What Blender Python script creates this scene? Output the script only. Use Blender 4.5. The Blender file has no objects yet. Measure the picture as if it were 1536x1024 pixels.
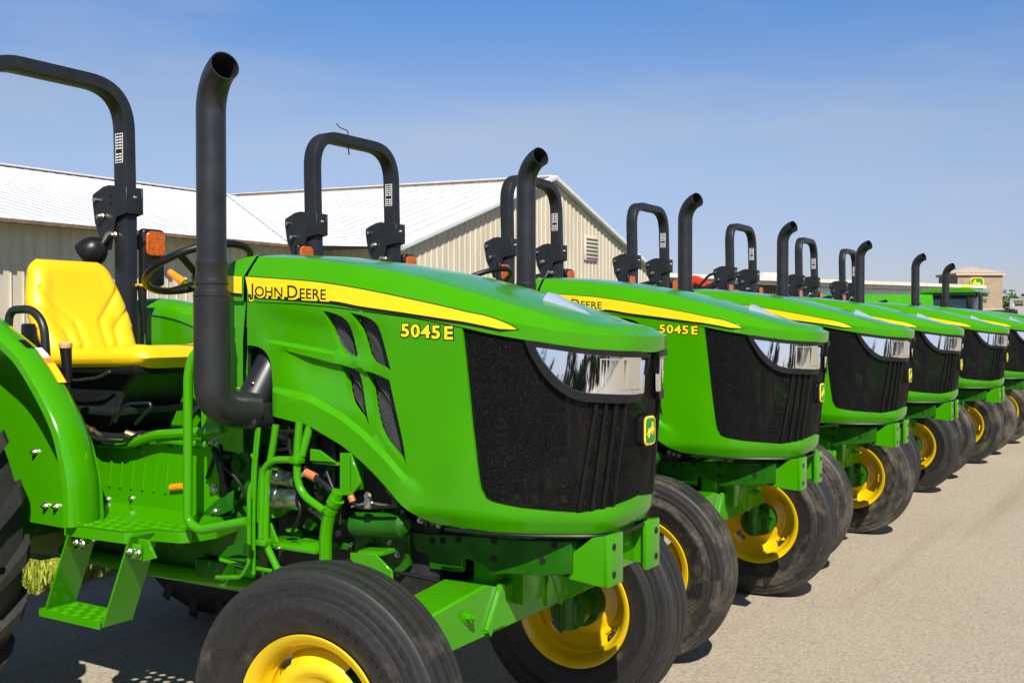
import bpy, bmesh, math, random
from mathutils import Vector, Matrix
from mathutils.geometry import delaunay_2d_cdt
random.seed(7)
SUND = (.47, -.555, .76); SUN_E = 5.0; SKY_S = .078; SKY_DUST = .4; SKY_SAT = 1.0; SKY_GAIN = (1.34, 1.2, 1.39); EXPO = 0.45
stripe_top=[(0.1599, 1.6157), (0.2852, 1.6066), (0.4748, 1.5908), (0.6572, 1.5659), (0.8267, 1.5364), (0.9885, 1.5064), (1.065, 1.4901), (1.1358, 1.4762), (1.197, 1.454), (1.2221, 1.4396)]
stripe_bot=[(1.1704, 1.4415), (1.065, 1.4609), (0.9885, 1.4709), (0.8266, 1.4917), (0.6571, 1.5125), (0.5318, 1.5308), (0.175, 1.5569)]
cstripe=[(0.064, 1.6215), (0.1453, 1.6161), (0.145, 1.559), (0.0637, 1.5662)]
arch=[(0.1472, 1.3835), (0.1851, 1.3839), (0.235, 1.3732), (0.2687, 1.3403), (0.2807, 1.2852), (0.2865, 1.2122), (0.2893, 1.1525), (0.4528, 1.1296), (0.5923, 1.0753), (0.683, 1.0244), (0.7735, 0.9587), (0.8358, 0.9047), (0.8992, 0.8681), (0.961, 0.8541), (1.1114, 0.8497), (1.2071, 0.8435), (1.4093, 0.8426)]
bandtop=[(1.0493, 1.4335), (1.065, 1.3105), (1.083, 1.1547), (1.106, 0.9997), (1.1201, 0.9615), (1.146, 0.9395), (1.2508, 0.9246), (1.4237, 0.9142), (1.4629, 0.9162), (1.5438, 0.9282), (1.6787, 0.9428)]
housing=[(1.2458, 1.409), (1.2714, 1.3595), (1.3075, 1.3082), (1.349, 1.2704), (1.4017, 1.2422), (1.4677, 1.2328), (1.5896, 1.2292), (1.6221, 1.2411), (1.656, 1.367)]
lens=[(1.274, 1.3901), (1.3054, 1.3464), (1.3469, 1.3028), (1.3937, 1.2707), (1.4388, 1.2595), (1.6063, 1.2516), (1.638, 1.2598), (1.6452, 1.3574)]
lampbox=[(1.4631, 1.3583), (1.6381, 1.3517), (1.6302, 1.2602), (1.4672, 1.2614)]
hA=[(0.5126, 1.4974), (0.5673, 1.4854), (0.6015, 1.4655), (0.6139, 1.4282), (0.6342, 1.3526), (0.5742, 1.3667), (0.5453, 1.4074), (0.5263, 1.4623)]
hB=[(0.6284, 1.4891), (0.6829, 1.4787), (0.7219, 1.4585), (0.739, 1.4154), (0.7685, 1.3164), (0.6896, 1.3415), (0.6696, 1.4016), (0.6478, 1.462)]
hC=[(0.5804, 1.3259), (0.6385, 1.3135), (0.656, 1.26), (0.6838, 1.1535), (0.6864, 1.1402), (0.6337, 1.1883), (0.6071, 1.2246), (0.5893, 1.292)]
hD=[(0.6825, 1.3145), (0.7726, 1.2801), (0.7935, 1.1983), (0.8225, 1.0814), (0.8266, 1.0291), (0.7468, 1.1067), (0.7255, 1.1622), (0.6998, 1.2681)]
txt=[(0.1797, 1.5501), (0.5233, 1.5279), (0.18, 1.6085)]
num=[(0.8239, 1.4166), (1.0147, 1.4078), (0.824, 1.4633), (1.0147, 1.4511)]
ribs=[(1.4678, 1.2309), (1.4412, 0.9182), (1.4968, 1.2306), (1.4798, 0.9218), (1.5276, 1.23), (1.5132, 0.9246), (1.5651, 1.2285), (1.5463, 0.9279)]
crossT=[(0.2544, 1.3947), (0.6386, 1.3473)]
crossB=[(0.3231, 1.3719), (0.5804, 1.3259)]
t_a=[(-0.684, -0.4, 0.91), (-0.685, -0.4, 0.675), (-0.72, -0.4, 0.626), (-0.836, -0.4, 0.611)]
t_a2=[(-0.657, -0.38, 1.118), (-0.676, -0.38, 0.981), (-0.683, -0.38, 0.844), (-0.684, -0.38, 0.635)]
t_b=[(-0.603, -0.36, 1.128), (-0.619, -0.36, 1.046), (-0.647, -0.36, 0.935), (-0.65, -0.36, 0.735), (-0.593, -0.36, 0.652)]
t_c=[(-0.527, -0.37, 1.021), (-0.606, -0.37, 1.016), (-0.651, -0.37, 0.982), (-0.66, -0.37, 0.754)]
t_d=[(-0.519, -0.34, 1.139), (-0.531, -0.34, 1.04), (-0.529, -0.34, 0.942), (-0.496, -0.34, 0.9), (-0.414, -0.34, 0.863)]
t_e=[(-0.365, -0.33, 0.927), (-0.418, -0.33, 0.808), (-0.418, -0.33, 0.685)]
brA=[(-0.359, 1.05), (-0.314, 1.051), (-0.273, 0.961), (-0.311, 0.919), (-0.36, 0.915)]
brB=[(-0.493, 1.053), (-0.452, 1.051), (-0.383, 1.016), (-0.494, 1.014)]
brC=[(-0.318, 0.739), (-0.218, 0.746), (-0.153, 0.702), (-0.146, 0.643), (-0.246, 0.678), (-0.318, 0.717)]
plate=[(-0.687, -0.3, 0.809), (-0.631, -0.3, 0.745), (-0.474, -0.3, 0.744), (-0.474, -0.3, 0.728), (-0.694, -0.3, 0.711)]
can=[(-0.357, -0.28, 0.837), (-0.141, -0.28, 0.853)]
can2=[(-0.357, -0.28, 0.797)]
hose1=[(-0.502, -0.33, 0.977), (-0.458, -0.33, 0.964), (-0.417, -0.33, 0.941), (-0.391, -0.33, 0.925)]
hose2=[(-0.315, -0.33, 0.918), (-0.298, -0.33, 0.889), (-0.254, -0.33, 0.885), (-0.135, -0.33, 0.902)]
start=[(-0.687, -0.28, 0.955), (-0.594, -0.28, 0.943)]
start2=[(-0.697, -0.27, 0.878), (-0.536, -0.27, 0.887)]
bell=[(-0.811, -0.24, 0.907), (-0.739, -0.24, 0.913), (-0.778, -0.24, 0.967), (-0.779, -0.24, 0.829)]
frame=[(-0.903, 1.067), (-0.843, 1.06), (-0.817, 0.986), (-0.824, 0.88), (-0.897, 0.821)]
gus=[(-1.023, 0.781), (-0.937, 0.846), (-0.854, 0.888), (-0.854, 0.821), (-0.968, 0.778)]
stay=[(-0.88, 0.664), (-0.835, 0.706), (-0.761, 0.727), (-0.762, 0.688), (-0.835, 0.669)]
drive=[(-1.766, -0.2, 0.535), (-1.425, -0.2, 0.519), (-1.084, -0.2, 0.532), (-0.874, -0.2, 0.531)]
rail=[(-0.186, 0.794), (-0.103, 0.796), (0.035, 0.804), (0.227, 0.813), (0.395, 0.825), (0.395, 0.731), (0.306, 0.714), (0.214, 0.708), (0.132, 0.698), (0.077, 0.727), (0.013, 0.734), (0.013, 0.69), (-0.111, 0.684), (-0.118, 0.728), (-0.171, 0.734)]
sid=[(-0.408, 0.697), (-0.408, 0.77), (-0.181, 0.793), (-0.181, 0.688), (-0.225, 0.647)]
brk=[(0.387, 0.785), (0.456, 0.84), (0.508, 0.851), (0.508, 0.706), (0.487, 0.7), (0.387, 0.71), (0.343, 0.715), (0.343, 0.741)]
lever=[(-1.601, -0.42, 1.385), (-1.576, -0.42, 1.176)]
loop=[(-1.609, -0.2, 1.078), (-1.572, -0.2, 1.132), (-1.523, -0.2, 1.152), (-1.405, -0.2, 1.159), (-1.399, -0.2, 1.143), (-1.488, -0.2, 1.076)]
treadle=[(-1.595, -0.35, 1.122), (-1.511, -0.35, 1.094), (-1.405, -0.35, 1.092), (-1.358, -0.35, 1.109)]
pedal=[(-1.166, -0.3, 1.099), (-1.118, -0.3, 1.139)]
ol=[(-1.161, -0.3, 0.868), (-1.099, -0.3, 0.878)]
grab=[(-1.829, -0.5, 1.429), (-1.816, -0.5, 1.509), (-1.682, -0.5, 1.512), (-1.612, -0.5, 1.459), (-1.597, -0.5, 1.314)]
wallbolt=[(-1.662, -0.5, 0.989), (-1.599, -0.5, 0.797), (-1.538, -0.5, 0.801)]
warn=[(-1.608, -0.5, 1.328), (-1.578, -0.5, 1.337), (-1.46, -0.5, 1.194), (-1.507, -0.5, 1.218)]
stepbolt=[]
grassedge=[(-3.32, 0.41), (-3.33, 0.82), (-3.28, 0.99)]
shL=[(-0.809, -0.19, 1.688), (-0.564, -0.19, 1.671), (-0.335, -0.19, 1.642), (-0.121, -0.19, 1.604), (0.079, -0.19, 1.553), (0.268, -0.19, 1.5), (0.421, -0.19, 1.447)]
cowl=[(-0.866, -0.306, 1.663), (-1.072, -0.306, 1.47), (-1.049, -0.306, 1.283), (-0.804, -0.306, 1.537), (-0.885, -0.306, 1.103)]
orange=[(-1.618, 0.08, 1.67), (-1.531, 0.08, 1.622), (-1.454, 0.08, 1.607)]
lknob=[(-2.183, 0.4, 1.637), (-2.183, 0.4, 1.551), (-2.17, 0.4, 1.415)]
ftread=[(-0.492, -0.77, 0.469), (-0.396, -0.77, 0.675), (-0.241, -0.77, 0.769), (-0.005, -0.77, 0.828), (0.219, -0.77, 0.792), (0.406, -0.77, 0.588)]

SC = bpy.context.scene
COL = SC.collection
rad = math.radians
# ------------------------------------------------------------------ materials
MATS = {}
def nt(name):
    m = bpy.data.materials.new(name); m.use_nodes = True
    n = m.node_tree.nodes; l = m.node_tree.links
    b = n['Principled BSDF']; MATS[name] = m
    return m, n, l, b
def node(n, t, **k):
    x = n.new(t)
    for a, v in k.items():
        if a in x.inputs.keys(): x.inputs[a].default_value = v
        else: setattr(x, a, v)
    return x
def ramp(n, stops):
    r = n.new('ShaderNodeValToRGB'); e = r.color_ramp.elements
    while len(e) < len(stops): e.new(.5)
    for i, (p, c) in enumerate(stops):
        e[i].position = p; e[i].color = (*c, 1)
    return r
def simple(name, col, rough=.5, metal=0, coat=0, nscale=0, namt=.0, bump=0, spec=.5):
    m, n, l, b = nt(name)
    b.inputs['Base Color'].default_value = (*col, 1); b.inputs['Roughness'].default_value = rough
    b.inputs['Metallic'].default_value = metal; b.inputs['Coat Weight'].default_value = coat
    b.inputs['Coat Roughness'].default_value = .04; b.inputs['Specular IOR Level'].default_value = spec
    if nscale:
        tc = n.new('ShaderNodeTexCoord'); nz = node(n, 'ShaderNodeTexNoise', Scale=nscale, Detail=6.)
        l.new(tc.outputs['Object'], nz.inputs['Vector'])
        lo = tuple(c*(1-namt) for c in col); hi = tuple(min(1, c*(1+namt)) for c in col)
        r = ramp(n, [(.3, lo), (.7, hi)]); l.new(nz.outputs['Fac'], r.inputs[0]); l.new(r.outputs[0], b.inputs['Base Color'])
        mr = node(n, 'ShaderNodeMapRange'); mr.inputs['To Min'].default_value = max(.02, rough*.75); mr.inputs['To Max'].default_value = min(1, rough*1.3)
        l.new(nz.outputs['Fac'], mr.inputs['Value']); l.new(mr.outputs[0], b.inputs['Roughness'])
        if bump:
            bp = node(n, 'ShaderNodeBump', Strength=bump, Distance=.01); l.new(nz.outputs['Fac'], bp.inputs['Height']); l.new(bp.outputs[0], b.inputs['Normal'])
    return m
GREEN = (.044, .275, .0004)
simple('green_paint', GREEN, .16, 0, .15, 3, .06, 0, .30)
simple('sky_sheen', (.30, .36, .46), .25, 0, .3)  # sky reflection on the hood deflector, painted in as pale blue-grey
simple('green_shaded', (.011, .105, .001), .42, 0, .10, 14, .22, .10, .35)  # same green paint darkened for shade under the chassis, rougher for castings
simple('yellow_paint', (.74, .49, .003), .30, 0, .4, 6, .08)
simple('yellow_decal', (.88, .66, .006), .35, 0, .2, 30, .03)
simple('black_ink', (.006, .006, .006), .4)
simple('black_satin', (.013, .014, .016), .40, 0, 0, 9, .25)
simple('black_pipe', (.016, .017, .020), .36, 0, 0, 12, .25)
simple('black_plastic', (.008, .008, .009), .38, 0, 0, 20, .25, .02, .35)
simple('rib_black', (.006, .006, .006), .5, 0, 0, 20, .2, 0, .2)
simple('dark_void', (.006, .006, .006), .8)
simple('engine_dark', (.02, .024, .022), .6, .2, 0, 25, .5, .1)
simple('chrome', (.86, .87, .88), .03, 1)
simple('lamp_chrome', (.95, .95, .95), .07, 1)
simple('zinc', (.55, .53, .47), .3, 1, 0, 60, .3)
simple('brass', (.5, .38, .18), .4, 1, 0, 50, .3)
simple('amber', (.50, .095, .003), .12, 0, .6, 60, .35, .15)
simple('orange_plastic', (.85, .25, .01), .4)
simple('copper_boot', (.5, .16, .05), .5)
simple('seat_vinyl', (.80, .505, .003), .42, 0, .12, 180, .04, .05)
simple('tan_knob', (.65, .38, .16), .5)
simple('white_ink', (.75, .75, .73), .5)
simple('orange_ink', (.8, .22, .02), .5)
simple('louver', (.055, .055, .058), .45, 0, 0, 30, .2)
simple('red_paint', (.55, .035, .012), .35, 0, .3, 8, .15)
simple('brown_shade', (.16, .10, .06), .8, 0, 0, 3, .2)
simple('cream_band', (.62, .58, .49), .6, 0, 0, 2, .08)
simple('white_wall', (.66, .66, .64), .6, 0, 0, 1, .08)
simple('stucco', (.33, .245, .16), .85, 0, 0, 2, .12, .1)
simple('pink_roof', (.50, .40, .30), .7, 0, 0, 2, .08)
simple('sign_green', (.02, .22, .03), .4)
simple('leaf', (.045, .085, .018), .6, 0, 0, 6, .5)
simple('leaf_dark', (.030, .055, .016), .65, 0, 0, 3, .5)
simple('bark', (.10, .07, .05), .9, 0, 0, 12, .4)
simple('cab_glass', (.02, .04, .045), .12, 0, .1, 3, .5, 0, .3)
simple('blue_paint', (.10, .14, .28), .5, 0, 0, 3, .2)
def mat_tyre():
    m, n, l, b = nt('tyre_rubber')
    def M(op, a, b_=None, c=None):
        x = n.new('ShaderNodeMath'); x.operation = op
        for i, v in enumerate((a, b_, c)):
            if v is None: continue
            if isinstance(v, (int, float)): x.inputs[i].default_value = v
            else: l.new(v, x.inputs[i])
        return x.outputs[0]
    tc = n.new('ShaderNodeTexCoord'); oi = n.new('ShaderNodeObjectInfo'); sx = n.new('ShaderNodeSeparateXYZ'); l.new(tc.outputs['Object'], sx.inputs[0])
    rr = M('SQRT', M('ADD', M('MULTIPLY', sx.outputs['X'], sx.outputs['X']), M('MULTIPLY', sx.outputs['Z'], sx.outputs['Z'])))
    an = M('ARCTAN2', sx.outputs['Z'], sx.outputs['X'])
    cb = n.new('ShaderNodeCombineXYZ'); l.new(M('MULTIPLY', M('COSINE', an), 1.0), cb.inputs[0]); l.new(M('MULTIPLY', M('SINE', an), 1.0), cb.inputs[1])
    l.new(M('ADD', M('MULTIPLY', rr, 9.0), M('MULTIPLY', oi.outputs['Random'], 40.)), cb.inputs[2])
    n1 = node(n, 'ShaderNodeTexNoise', Scale=1.9, Detail=9., Roughness=.62); l.new(cb.outputs[0], n1.inputs['Vector'])     # smeared along the tread
    n2 = node(n, 'ShaderNodeTexNoise', Scale=60., Detail=5., Roughness=.7); l.new(tc.outputs['Object'], n2.inputs['Vector'])
    n3 = node(n, 'ShaderNodeTexNoise', Scale=9., Detail=8., Roughness=.7); l.new(tc.outputs['Object'], n3.inputs['Vector'])
    dirt = M('MULTIPLY', oi.outputs['Object Index'], .035)
    f = M('ADD', M('MULTIPLY_ADD', n3.outputs['Fac'], .35, M('MULTIPLY', n1.outputs['Fac'], .75)), dirt)
    r1 = ramp(n, [(.63, (0, 0, 0)), (.78, (.40, .40, .40)), (.95, (.9, .9, .9))]); l.new(f, r1.inputs[0])
    r2 = ramp(n, [(.35, (.35, .35, .35)), (.6, (1, 1, 1))]); l.new(n2.outputs['Fac'], r2.inputs[0])
    mu = M('MULTIPLY', r1.outputs[0], r2.outputs[0])
    tread = M('MULTIPLY', M('GREATER_THAN', rr, .366), .5)
    base = ramp(n, [(.3, (.006, .006, .006)), (.7, (.020, .019, .018))]); l.new(n2.outputs['Fac'], base.inputs[0])
    g = n.new('ShaderNodeMixRGB'); g.inputs[2].default_value = (.040, .039, .037, 1); l.new(M('MULTIPLY', tread, n3.outputs['Fac']), g.inputs[0]); l.new(base.outputs[0], g.inputs[1])
    mix = n.new('ShaderNodeMixRGB'); mix.inputs[2].default_value = (.24, .20, .135, 1)
    l.new(mu, mix.inputs[0]); l.new(g.outputs[0], mix.inputs[1]); l.new(mix.outputs[0], b.inputs['Base Color'])
    b.inputs['Roughness'].default_value = .55
    bp = node(n, 'ShaderNodeBump', Strength=.2, Distance=.003); l.new(n2.outputs['Fac'], bp.inputs['Height']); l.new(bp.outputs[0], b.inputs['Normal'])
mat_tyre()
def mat_asphalt():
    m, n, l, b = nt('asphalt')
    tc = n.new('ShaderNodeTexCoord')
    big = node(n, 'ShaderNodeTexNoise', Scale=.55, Detail=6., Roughness=.6); fine = node(n, 'ShaderNodeTexNoise', Scale=62., Detail=5., Roughness=.8)
    vo = node(n, 'ShaderNodeTexVoronoi', Scale=75.); mid = node(n, 'ShaderNodeTexNoise', Scale=9., Detail=6., Roughness=.7)
    for x in (big, fine, vo, mid): l.new(tc.outputs['Object'], x.inputs['Vector'])
    r = ramp(n, [(.30, (.12, .10, .075)), (.44, (.36, .305, .225)), (.58, (.46, .395, .295)), (.76, (.78, .70, .56))]); l.new(fine.outputs['Fac'], r.inputs[0])
    rc = ramp(n, [(.0, (.55, .52, .50)), (.5, (1, 1, 1)), (1., (1.0, .95, .88))]); l.new(vo.outputs['Color'], rc.inputs[0])
    m1 = n.new('ShaderNodeMixRGB'); m1.blend_type = 'MULTIPLY'; m1.inputs[0].default_value = .6; l.new(r.outputs[0], m1.inputs[1]); l.new(rc.outputs[0], m1.inputs[2])
    rb = ramp(n, [(.30, (.90, .89, .88)), (.7, (1, 1, 1))]); l.new(big.outputs['Fac'], rb.inputs[0])
    m2 = n.new('ShaderNodeMixRGB'); m2.blend_type = 'MULTIPLY'; m2.inputs[0].default_value = 1; l.new(m1.outputs[0], m2.inputs[1]); l.new(rb.outputs[0], m2.inputs[2])
    rm = ramp(n, [(.34, (.90, .88, .86)), (.5, (1, 1, 1))]); l.new(mid.outputs['Fac'], rm.inputs[0])
    m3 = n.new('ShaderNodeMixRGB'); m3.blend_type = 'MULTIPLY'; m3.inputs[0].default_value = .5; l.new(m2.outputs[0], m3.inputs[1]); l.new(rm.outputs[0], m3.inputs[2])
    mp = n.new('ShaderNodeMapping'); mp.inputs['Scale'].default_value = (2.4, .10, 1); mp.inputs['Rotation'].default_value = (0, 0, .12); l.new(tc.outputs['Object'], mp.inputs[0])
    st = node(n, 'ShaderNodeTexNoise', Scale=1.0, Detail=5., Roughness=.55); l.new(mp.outputs[0], st.inputs['Vector'])
    rs = ramp(n, [(.30, (.70, .66, .62)), (.46, (1, 1, 1))]); l.new(st.outputs['Fac'], rs.inputs[0])
    so_ = node(n, 'ShaderNodeTexNoise', Scale=1.7, Detail=3.); l.new(tc.outputs['Object'], so_.inputs['Vector']); ro = ramp(n, [(.22, (.45, .42, .40)), (.30, (1, 1, 1))]); l.new(so_.outputs['Fac'], ro.inputs[0])
    m4 = n.new('ShaderNodeMixRGB'); m4.blend_type = 'MULTIPLY'; m4.inputs[0].default_value = .8; l.new(m3.outputs[0], m4.inputs[1]); l.new(rs.outputs[0], m4.inputs[2])
    m5 = n.new('ShaderNodeMixRGB'); m5.blend_type = 'MULTIPLY'; m5.inputs[0].default_value = .7; l.new(m4.outputs[0], m5.inputs[1]); l.new(ro.outputs[0], m5.inputs[2])
    l.new(m5.outputs[0], b.inputs['Base Color']); b.inputs['Roughness'].default_value = .9
    bp = node(n, 'ShaderNodeBump', Strength=.8, Distance=.006); l.new(fine.outputs['Fac'], bp.inputs['Height']); l.new(bp.outputs[0], b.inputs['Normal'])
mat_asphalt()
def mat_grille():
    m, n, l, b = nt('grille_mesh')
    b.inputs['Roughness'].default_value = .55; b.inputs['Specular IOR Level'].default_value = .10
    tc = n.new('ShaderNodeTexCoord'); nz = node(n, 'ShaderNodeTexNoise', Scale=260., Detail=3., Roughness=.8); l.new(tc.outputs['Object'], nz.inputs['Vector'])
    n2 = node(n, 'ShaderNodeTexNoise', Scale=11., Detail=6.); l.new(tc.outputs['Object'], n2.inputs['Vector'])
    rr = ramp(n, [(.40, (.0015, .0015, .002)), (.60, (.007, .007, .007)), (.74, (.09, .085, .078))]); l.new(nz.outputs['Fac'], rr.inputs[0]); l.new(rr.outputs[0], b.inputs['Base Color'])
    tr = n.new('ShaderNodeBsdfTransparent'); mx = n.new('ShaderNodeMixShader'); r2 = ramp(n, [(.35, (.06, .06, .06)), (.65, (.22, .22, .22))]); l.new(n2.outputs['Fac'], r2.inputs[0]); l.new(r2.outputs[0], mx.inputs[0])
    l.new(b.outputs[0], mx.inputs[1]); l.new(tr.outputs[0], mx.inputs[2]); l.new(mx.outputs[0], n['Material Output'].inputs[0])
mat_grille()
def mat_metal(name, col, dirt):
    m, n, l, b = nt(name)
    tc = n.new('ShaderNodeTexCoord'); mp = n.new('ShaderNodeMapping'); mp.inputs['Scale'].default_value = (1, 1, .25)
    nz = node(n, 'ShaderNodeTexNoise', Scale=2.5, Detail=8.); l.new(tc.outputs['Object'], mp.inputs[0]); l.new(mp.outputs[0], nz.inputs['Vector'])
    r = ramp(n, [(.3, dirt), (.65, col)]); l.new(nz.outputs['Fac'], r.inputs[0]); l.new(r.outputs[0], b.inputs['Base Color']); b.inputs['Roughness'].default_value = .45
mat_metal('cream_siding', (.60, .53, .40), (.50, .44, .33)); mat_metal('white_roofing', (.66, .67, .67), (.56, .57, .57))
def mat_leafy(name, a, b_, c, sc):
    m, n, l, b = nt(name)
    tc = n.new('ShaderNodeTexCoord'); nz = node(n, 'ShaderNodeTexNoise', Scale=sc, Detail=5.); l.new(tc.outputs['Object'], nz.inputs['Vector'])
    r = ramp(n, [(.3, a), (.5, b_), (.7, c)]); l.new(nz.outputs['Fac'], r.inputs[0]); l.new(r.outputs[0], b.inputs['Base Color']); b.inputs['Roughness'].default_value = .6
mat_leafy('grass_blade', (.13, .16, .010), (.30, .36, .018), (.55, .54, .09), 9)
mat_leafy('soil_green', (.05, .06, .02), (.08, .10, .03), (.12, .12, .05), 2)
# ------------------------------------------------------------------ mesh tools
class MB:
    def __init__(s): s.v = []; s.f = []; s.m = []; s.cur = 0
    def add(s, vs, fs):
        o = len(s.v); s.v += [tuple(v) for v in vs]; s.f += [tuple(i+o for i in f) for f in fs]; s.m += [s.cur]*len(fs)
        return s
    def build(s, name, mat, parent=None, origin=(0, 0, 0), ang=35, recalc=False, weld=0, **props):
        me = bpy.data.meshes.new(name); o0 = Vector(origin)
        me.from_pydata([tuple(Vector(v)-o0) for v in s.v], [], s.f); me.update()
        for x in (mat if isinstance(mat, (list, tuple)) else [mat]): me.materials.append(MATS[x])
        if s.m and max(s.m) > 0: me.polygons.foreach_set('material_index', s.m)
        if recalc or weld:
            bm = bmesh.new(); bm.from_mesh(me)
            if weld: bmesh.ops.remove_doubles(bm, verts=bm.verts, dist=weld)
            bmesh.ops.recalc_face_normals(bm, faces=bm.faces); bm.to_mesh(me); bm.free()
        me.polygons.foreach_set('use_smooth', [True]*len(me.polygons))
        me.set_sharp_from_angle(angle=rad(ang))
        o = bpy.data.objects.new(name, me); COL.objects.link(o); o.location = o0
        if parent is not None:
            o.parent = parent
            if parent.type == 'MESH': o.location = o0 - Vector(parent['_org']) if '_org' in parent else o0
        ORG[o.name] = tuple(o0)
        for k, v in props.items(): o[k] = v
        return o
ORG = {}
def sub(mb, name, mat, parent, **k):           # a sub-part: mesh coords relative to its parent's origin
    org = Vector(ORG[parent.name])
    mb.v = [tuple(Vector(v)-org) for v in mb.v]
    o = mb.build(name, mat, None, **k); o.parent = parent; ORG[o.name] = tuple(org)
    return o
def from_bm(mb, bm, mat4=None):
    if mat4 is not None: bm.transform(mat4)
    bm.verts.index_update()
    mb.add([v.co[:] for v in bm.verts], [[v.index for v in f.verts] for f in bm.faces]); bm.free()
def box(mb, c, s, bev=.004, R=None, seg=2):
    bm = bmesh.new(); bmesh.ops.create_cube(bm, size=1)
    bmesh.ops.scale(bm, vec=s, verts=bm.verts)
    if bev: bmesh.ops.bevel(bm, geom=bm.edges[:], offset=min(bev, min(s)*.45), segments=seg, profile=.5, affect='EDGES')
    M = Matrix.Translation(c)
    if R is not None: M = M @ R.to_4x4()
    from_bm(mb, bm, M)
def bx(mb, x0, x1, y0, y1, z0, z1, bev=.004): box(mb, ((x0+x1)/2, (y0+y1)/2, (z0+z1)/2), (abs(x1-x0), abs(y1-y0), abs(z1-z0)), bev)
def prism(mb, poly, axis, a, b, bev=.003):
    """poly in the plane normal to axis ('y': (x,z), 'x': (y,z), 'z': (x,y)), between a and b"""
    def P3(p, t): return {'y': (p[0], t, p[1]), 'x': (t, p[0], p[1]), 'z': (p[0], p[1], t)}[axis]
    bm = bmesh.new(); n = len(poly)
    va = [bm.verts.new(P3(p, a)) for p in poly]; vb = [bm.verts.new(P3(p, b)) for p in poly]
    bm.faces.new(va); bm.faces.new(vb[::-1])
    for i in range(n): bm.faces.new((va[i], vb[i], vb[(i+1) % n], va[(i+1) % n]))
    bmesh.ops.recalc_face_normals(bm, faces=bm.faces)
    if bev:
        try: bmesh.ops.bevel(bm, geom=[e for e in bm.edges if e.calc_face_angle(0) > .3], offset=bev, segments=1, profile=.5, affect='EDGES', clamp_overlap=True)
        except Exception: pass
    from_bm(mb, bm)
def frame_of(d, up=Vector((0, 0, 1))):
    d = d.normalized()
    if abs(d.dot(up)) > .98: up = Vector((1, 0, 0))
    a = up.cross(d).normalized(); return a, d.cross(a)
def sweep(mb, pts, sec, up=None, closed=False, caps=True):
    """sweep 2-D section [(a,b)...] along pts using parallel transport"""
    P = [Vector(p) for p in pts]; n = len(P); k = len(sec)
    T = []
    for i in range(n):
        if closed: t = P[(i+1) % n]-P[i-1]
        else: t = P[min(i+1, n-1)]-P[max(i-1, 0)]
        T.append(t.normalized())
    a, b = frame_of(T[0], up if up else Vector((0, 0, 1))); vs = []
    for i in range(n):
        if i:
            q = T[i-1].rotation_difference(T[i]); a = q @ a; b = q @ b
        vs += [P[i]+a*s[0]+b*s[1] for s in sec]
    fs = []
    for i in range(n if closed else n-1):
        j = (i+1) % n
        for q in range(k): fs.append((i*k+q, i*k+(q+1) % k, j*k+(q+1) % k, j*k+q))
    if caps and not closed: fs += [tuple(range(k))[::-1], tuple((n-1)*k+q for q in range(k))]
    mb.add(vs, fs)
def circ(r, n=14): return [(r*math.cos(2*math.pi*i/n), r*math.sin(2*math.pi*i/n)) for i in range(n)]
def rrect(w, h, r, n=3):
    o = []
    for cx, cy, a0 in ((w/2-r, h/2-r, 0), (-w/2+r, h/2-r, 90), (-w/2+r, -h/2+r, 180), (w/2-r, -h/2+r, 270)):
        for i in range(n+1):
            a = rad(a0+90*i/n); o.append((cx+r*math.cos(a), cy+r*math.sin(a)))
    return o
def rnd(pts, r, n=6):
    """round the corners of a polyline"""
    P = [Vector(p) for p in pts]; o = [P[0]]
    for i in range(1, len(P)-1):
        a = P[i-1]-P[i]; b = P[i+1]-P[i]; q = min(r, a.length*.48, b.length*.48)
        s = P[i]+a.normalized()*q; e = P[i]+b.normalized()*q
        for k in range(n+1):
            t = k/n; o.append(s*(1-t)**2+P[i]*2*t*(1-t)+e*t*t)
    o.append(P[-1]); return o
def tube(mb, pts, r, n=12, cr=None, up=None): sweep(mb, rnd(pts, cr or r*2.5), circ(r, n), up)
def cyl(mb, p0, p1, r0, r1=None, n=18):
    p0 = Vector(p0); p1 = Vector(p1); a, b = frame_of(p1-p0); r1 = r0 if r1 is None else r1
    vs = [p0+a*x*r0+b*y*r0 for x, y in circ(1, n)]+[p1+a*x*r1+b*y*r1 for x, y in circ(1, n)]
    fs = [(i, (i+1) % n, n+(i+1) % n, n+i) for i in range(n)]+[tuple(range(n))[::-1], tuple(range(n, 2*n))]
    mb.add(vs, fs)
def lathe(mb, prof, c, n=56, axis='y', closed=False):
    c = Vector(c); vs = []; k = len(prof)
    for i in range(n):
        a = 2*math.pi*i/n; ca, sa = math.cos(a), math.sin(a)
        for y, r in prof:
            vs.append(c+(Vector((r*ca, y, r*sa)) if axis == 'y' else Vector((y, r*ca, r*sa)) if axis == 'x' else Vector((r*ca, r*sa, y))))
    fs = []
    for i in range(n):
        j = (i+1) % n
        for q in range(k if closed else k-1):
            w = (q+1) % k; fs.append((i*k+q, j*k+q, j*k+w, i*k+w))
    mb.add(vs, fs)
def bolt(mb, p, d, r=.009, h=.007):
    p = Vector(p); d = Vector(d).normalized()
    cyl(mb, p, p+d*h*.25, r*1.35, n=14); cyl(mb, p+d*h*.25, p+d*h, r, n=6); cyl(mb, p+d*h, p+d*(h*1.5), r*.5, n=8)
def interp(t, x):
    if x <= t[0][0]: return t[0][1]
    for (a, p), (b, q) in zip(t, t[1:]):
        if x <= b: return p+(q-p)*(x-a)/(b-a)
    return t[-1][1]
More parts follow.
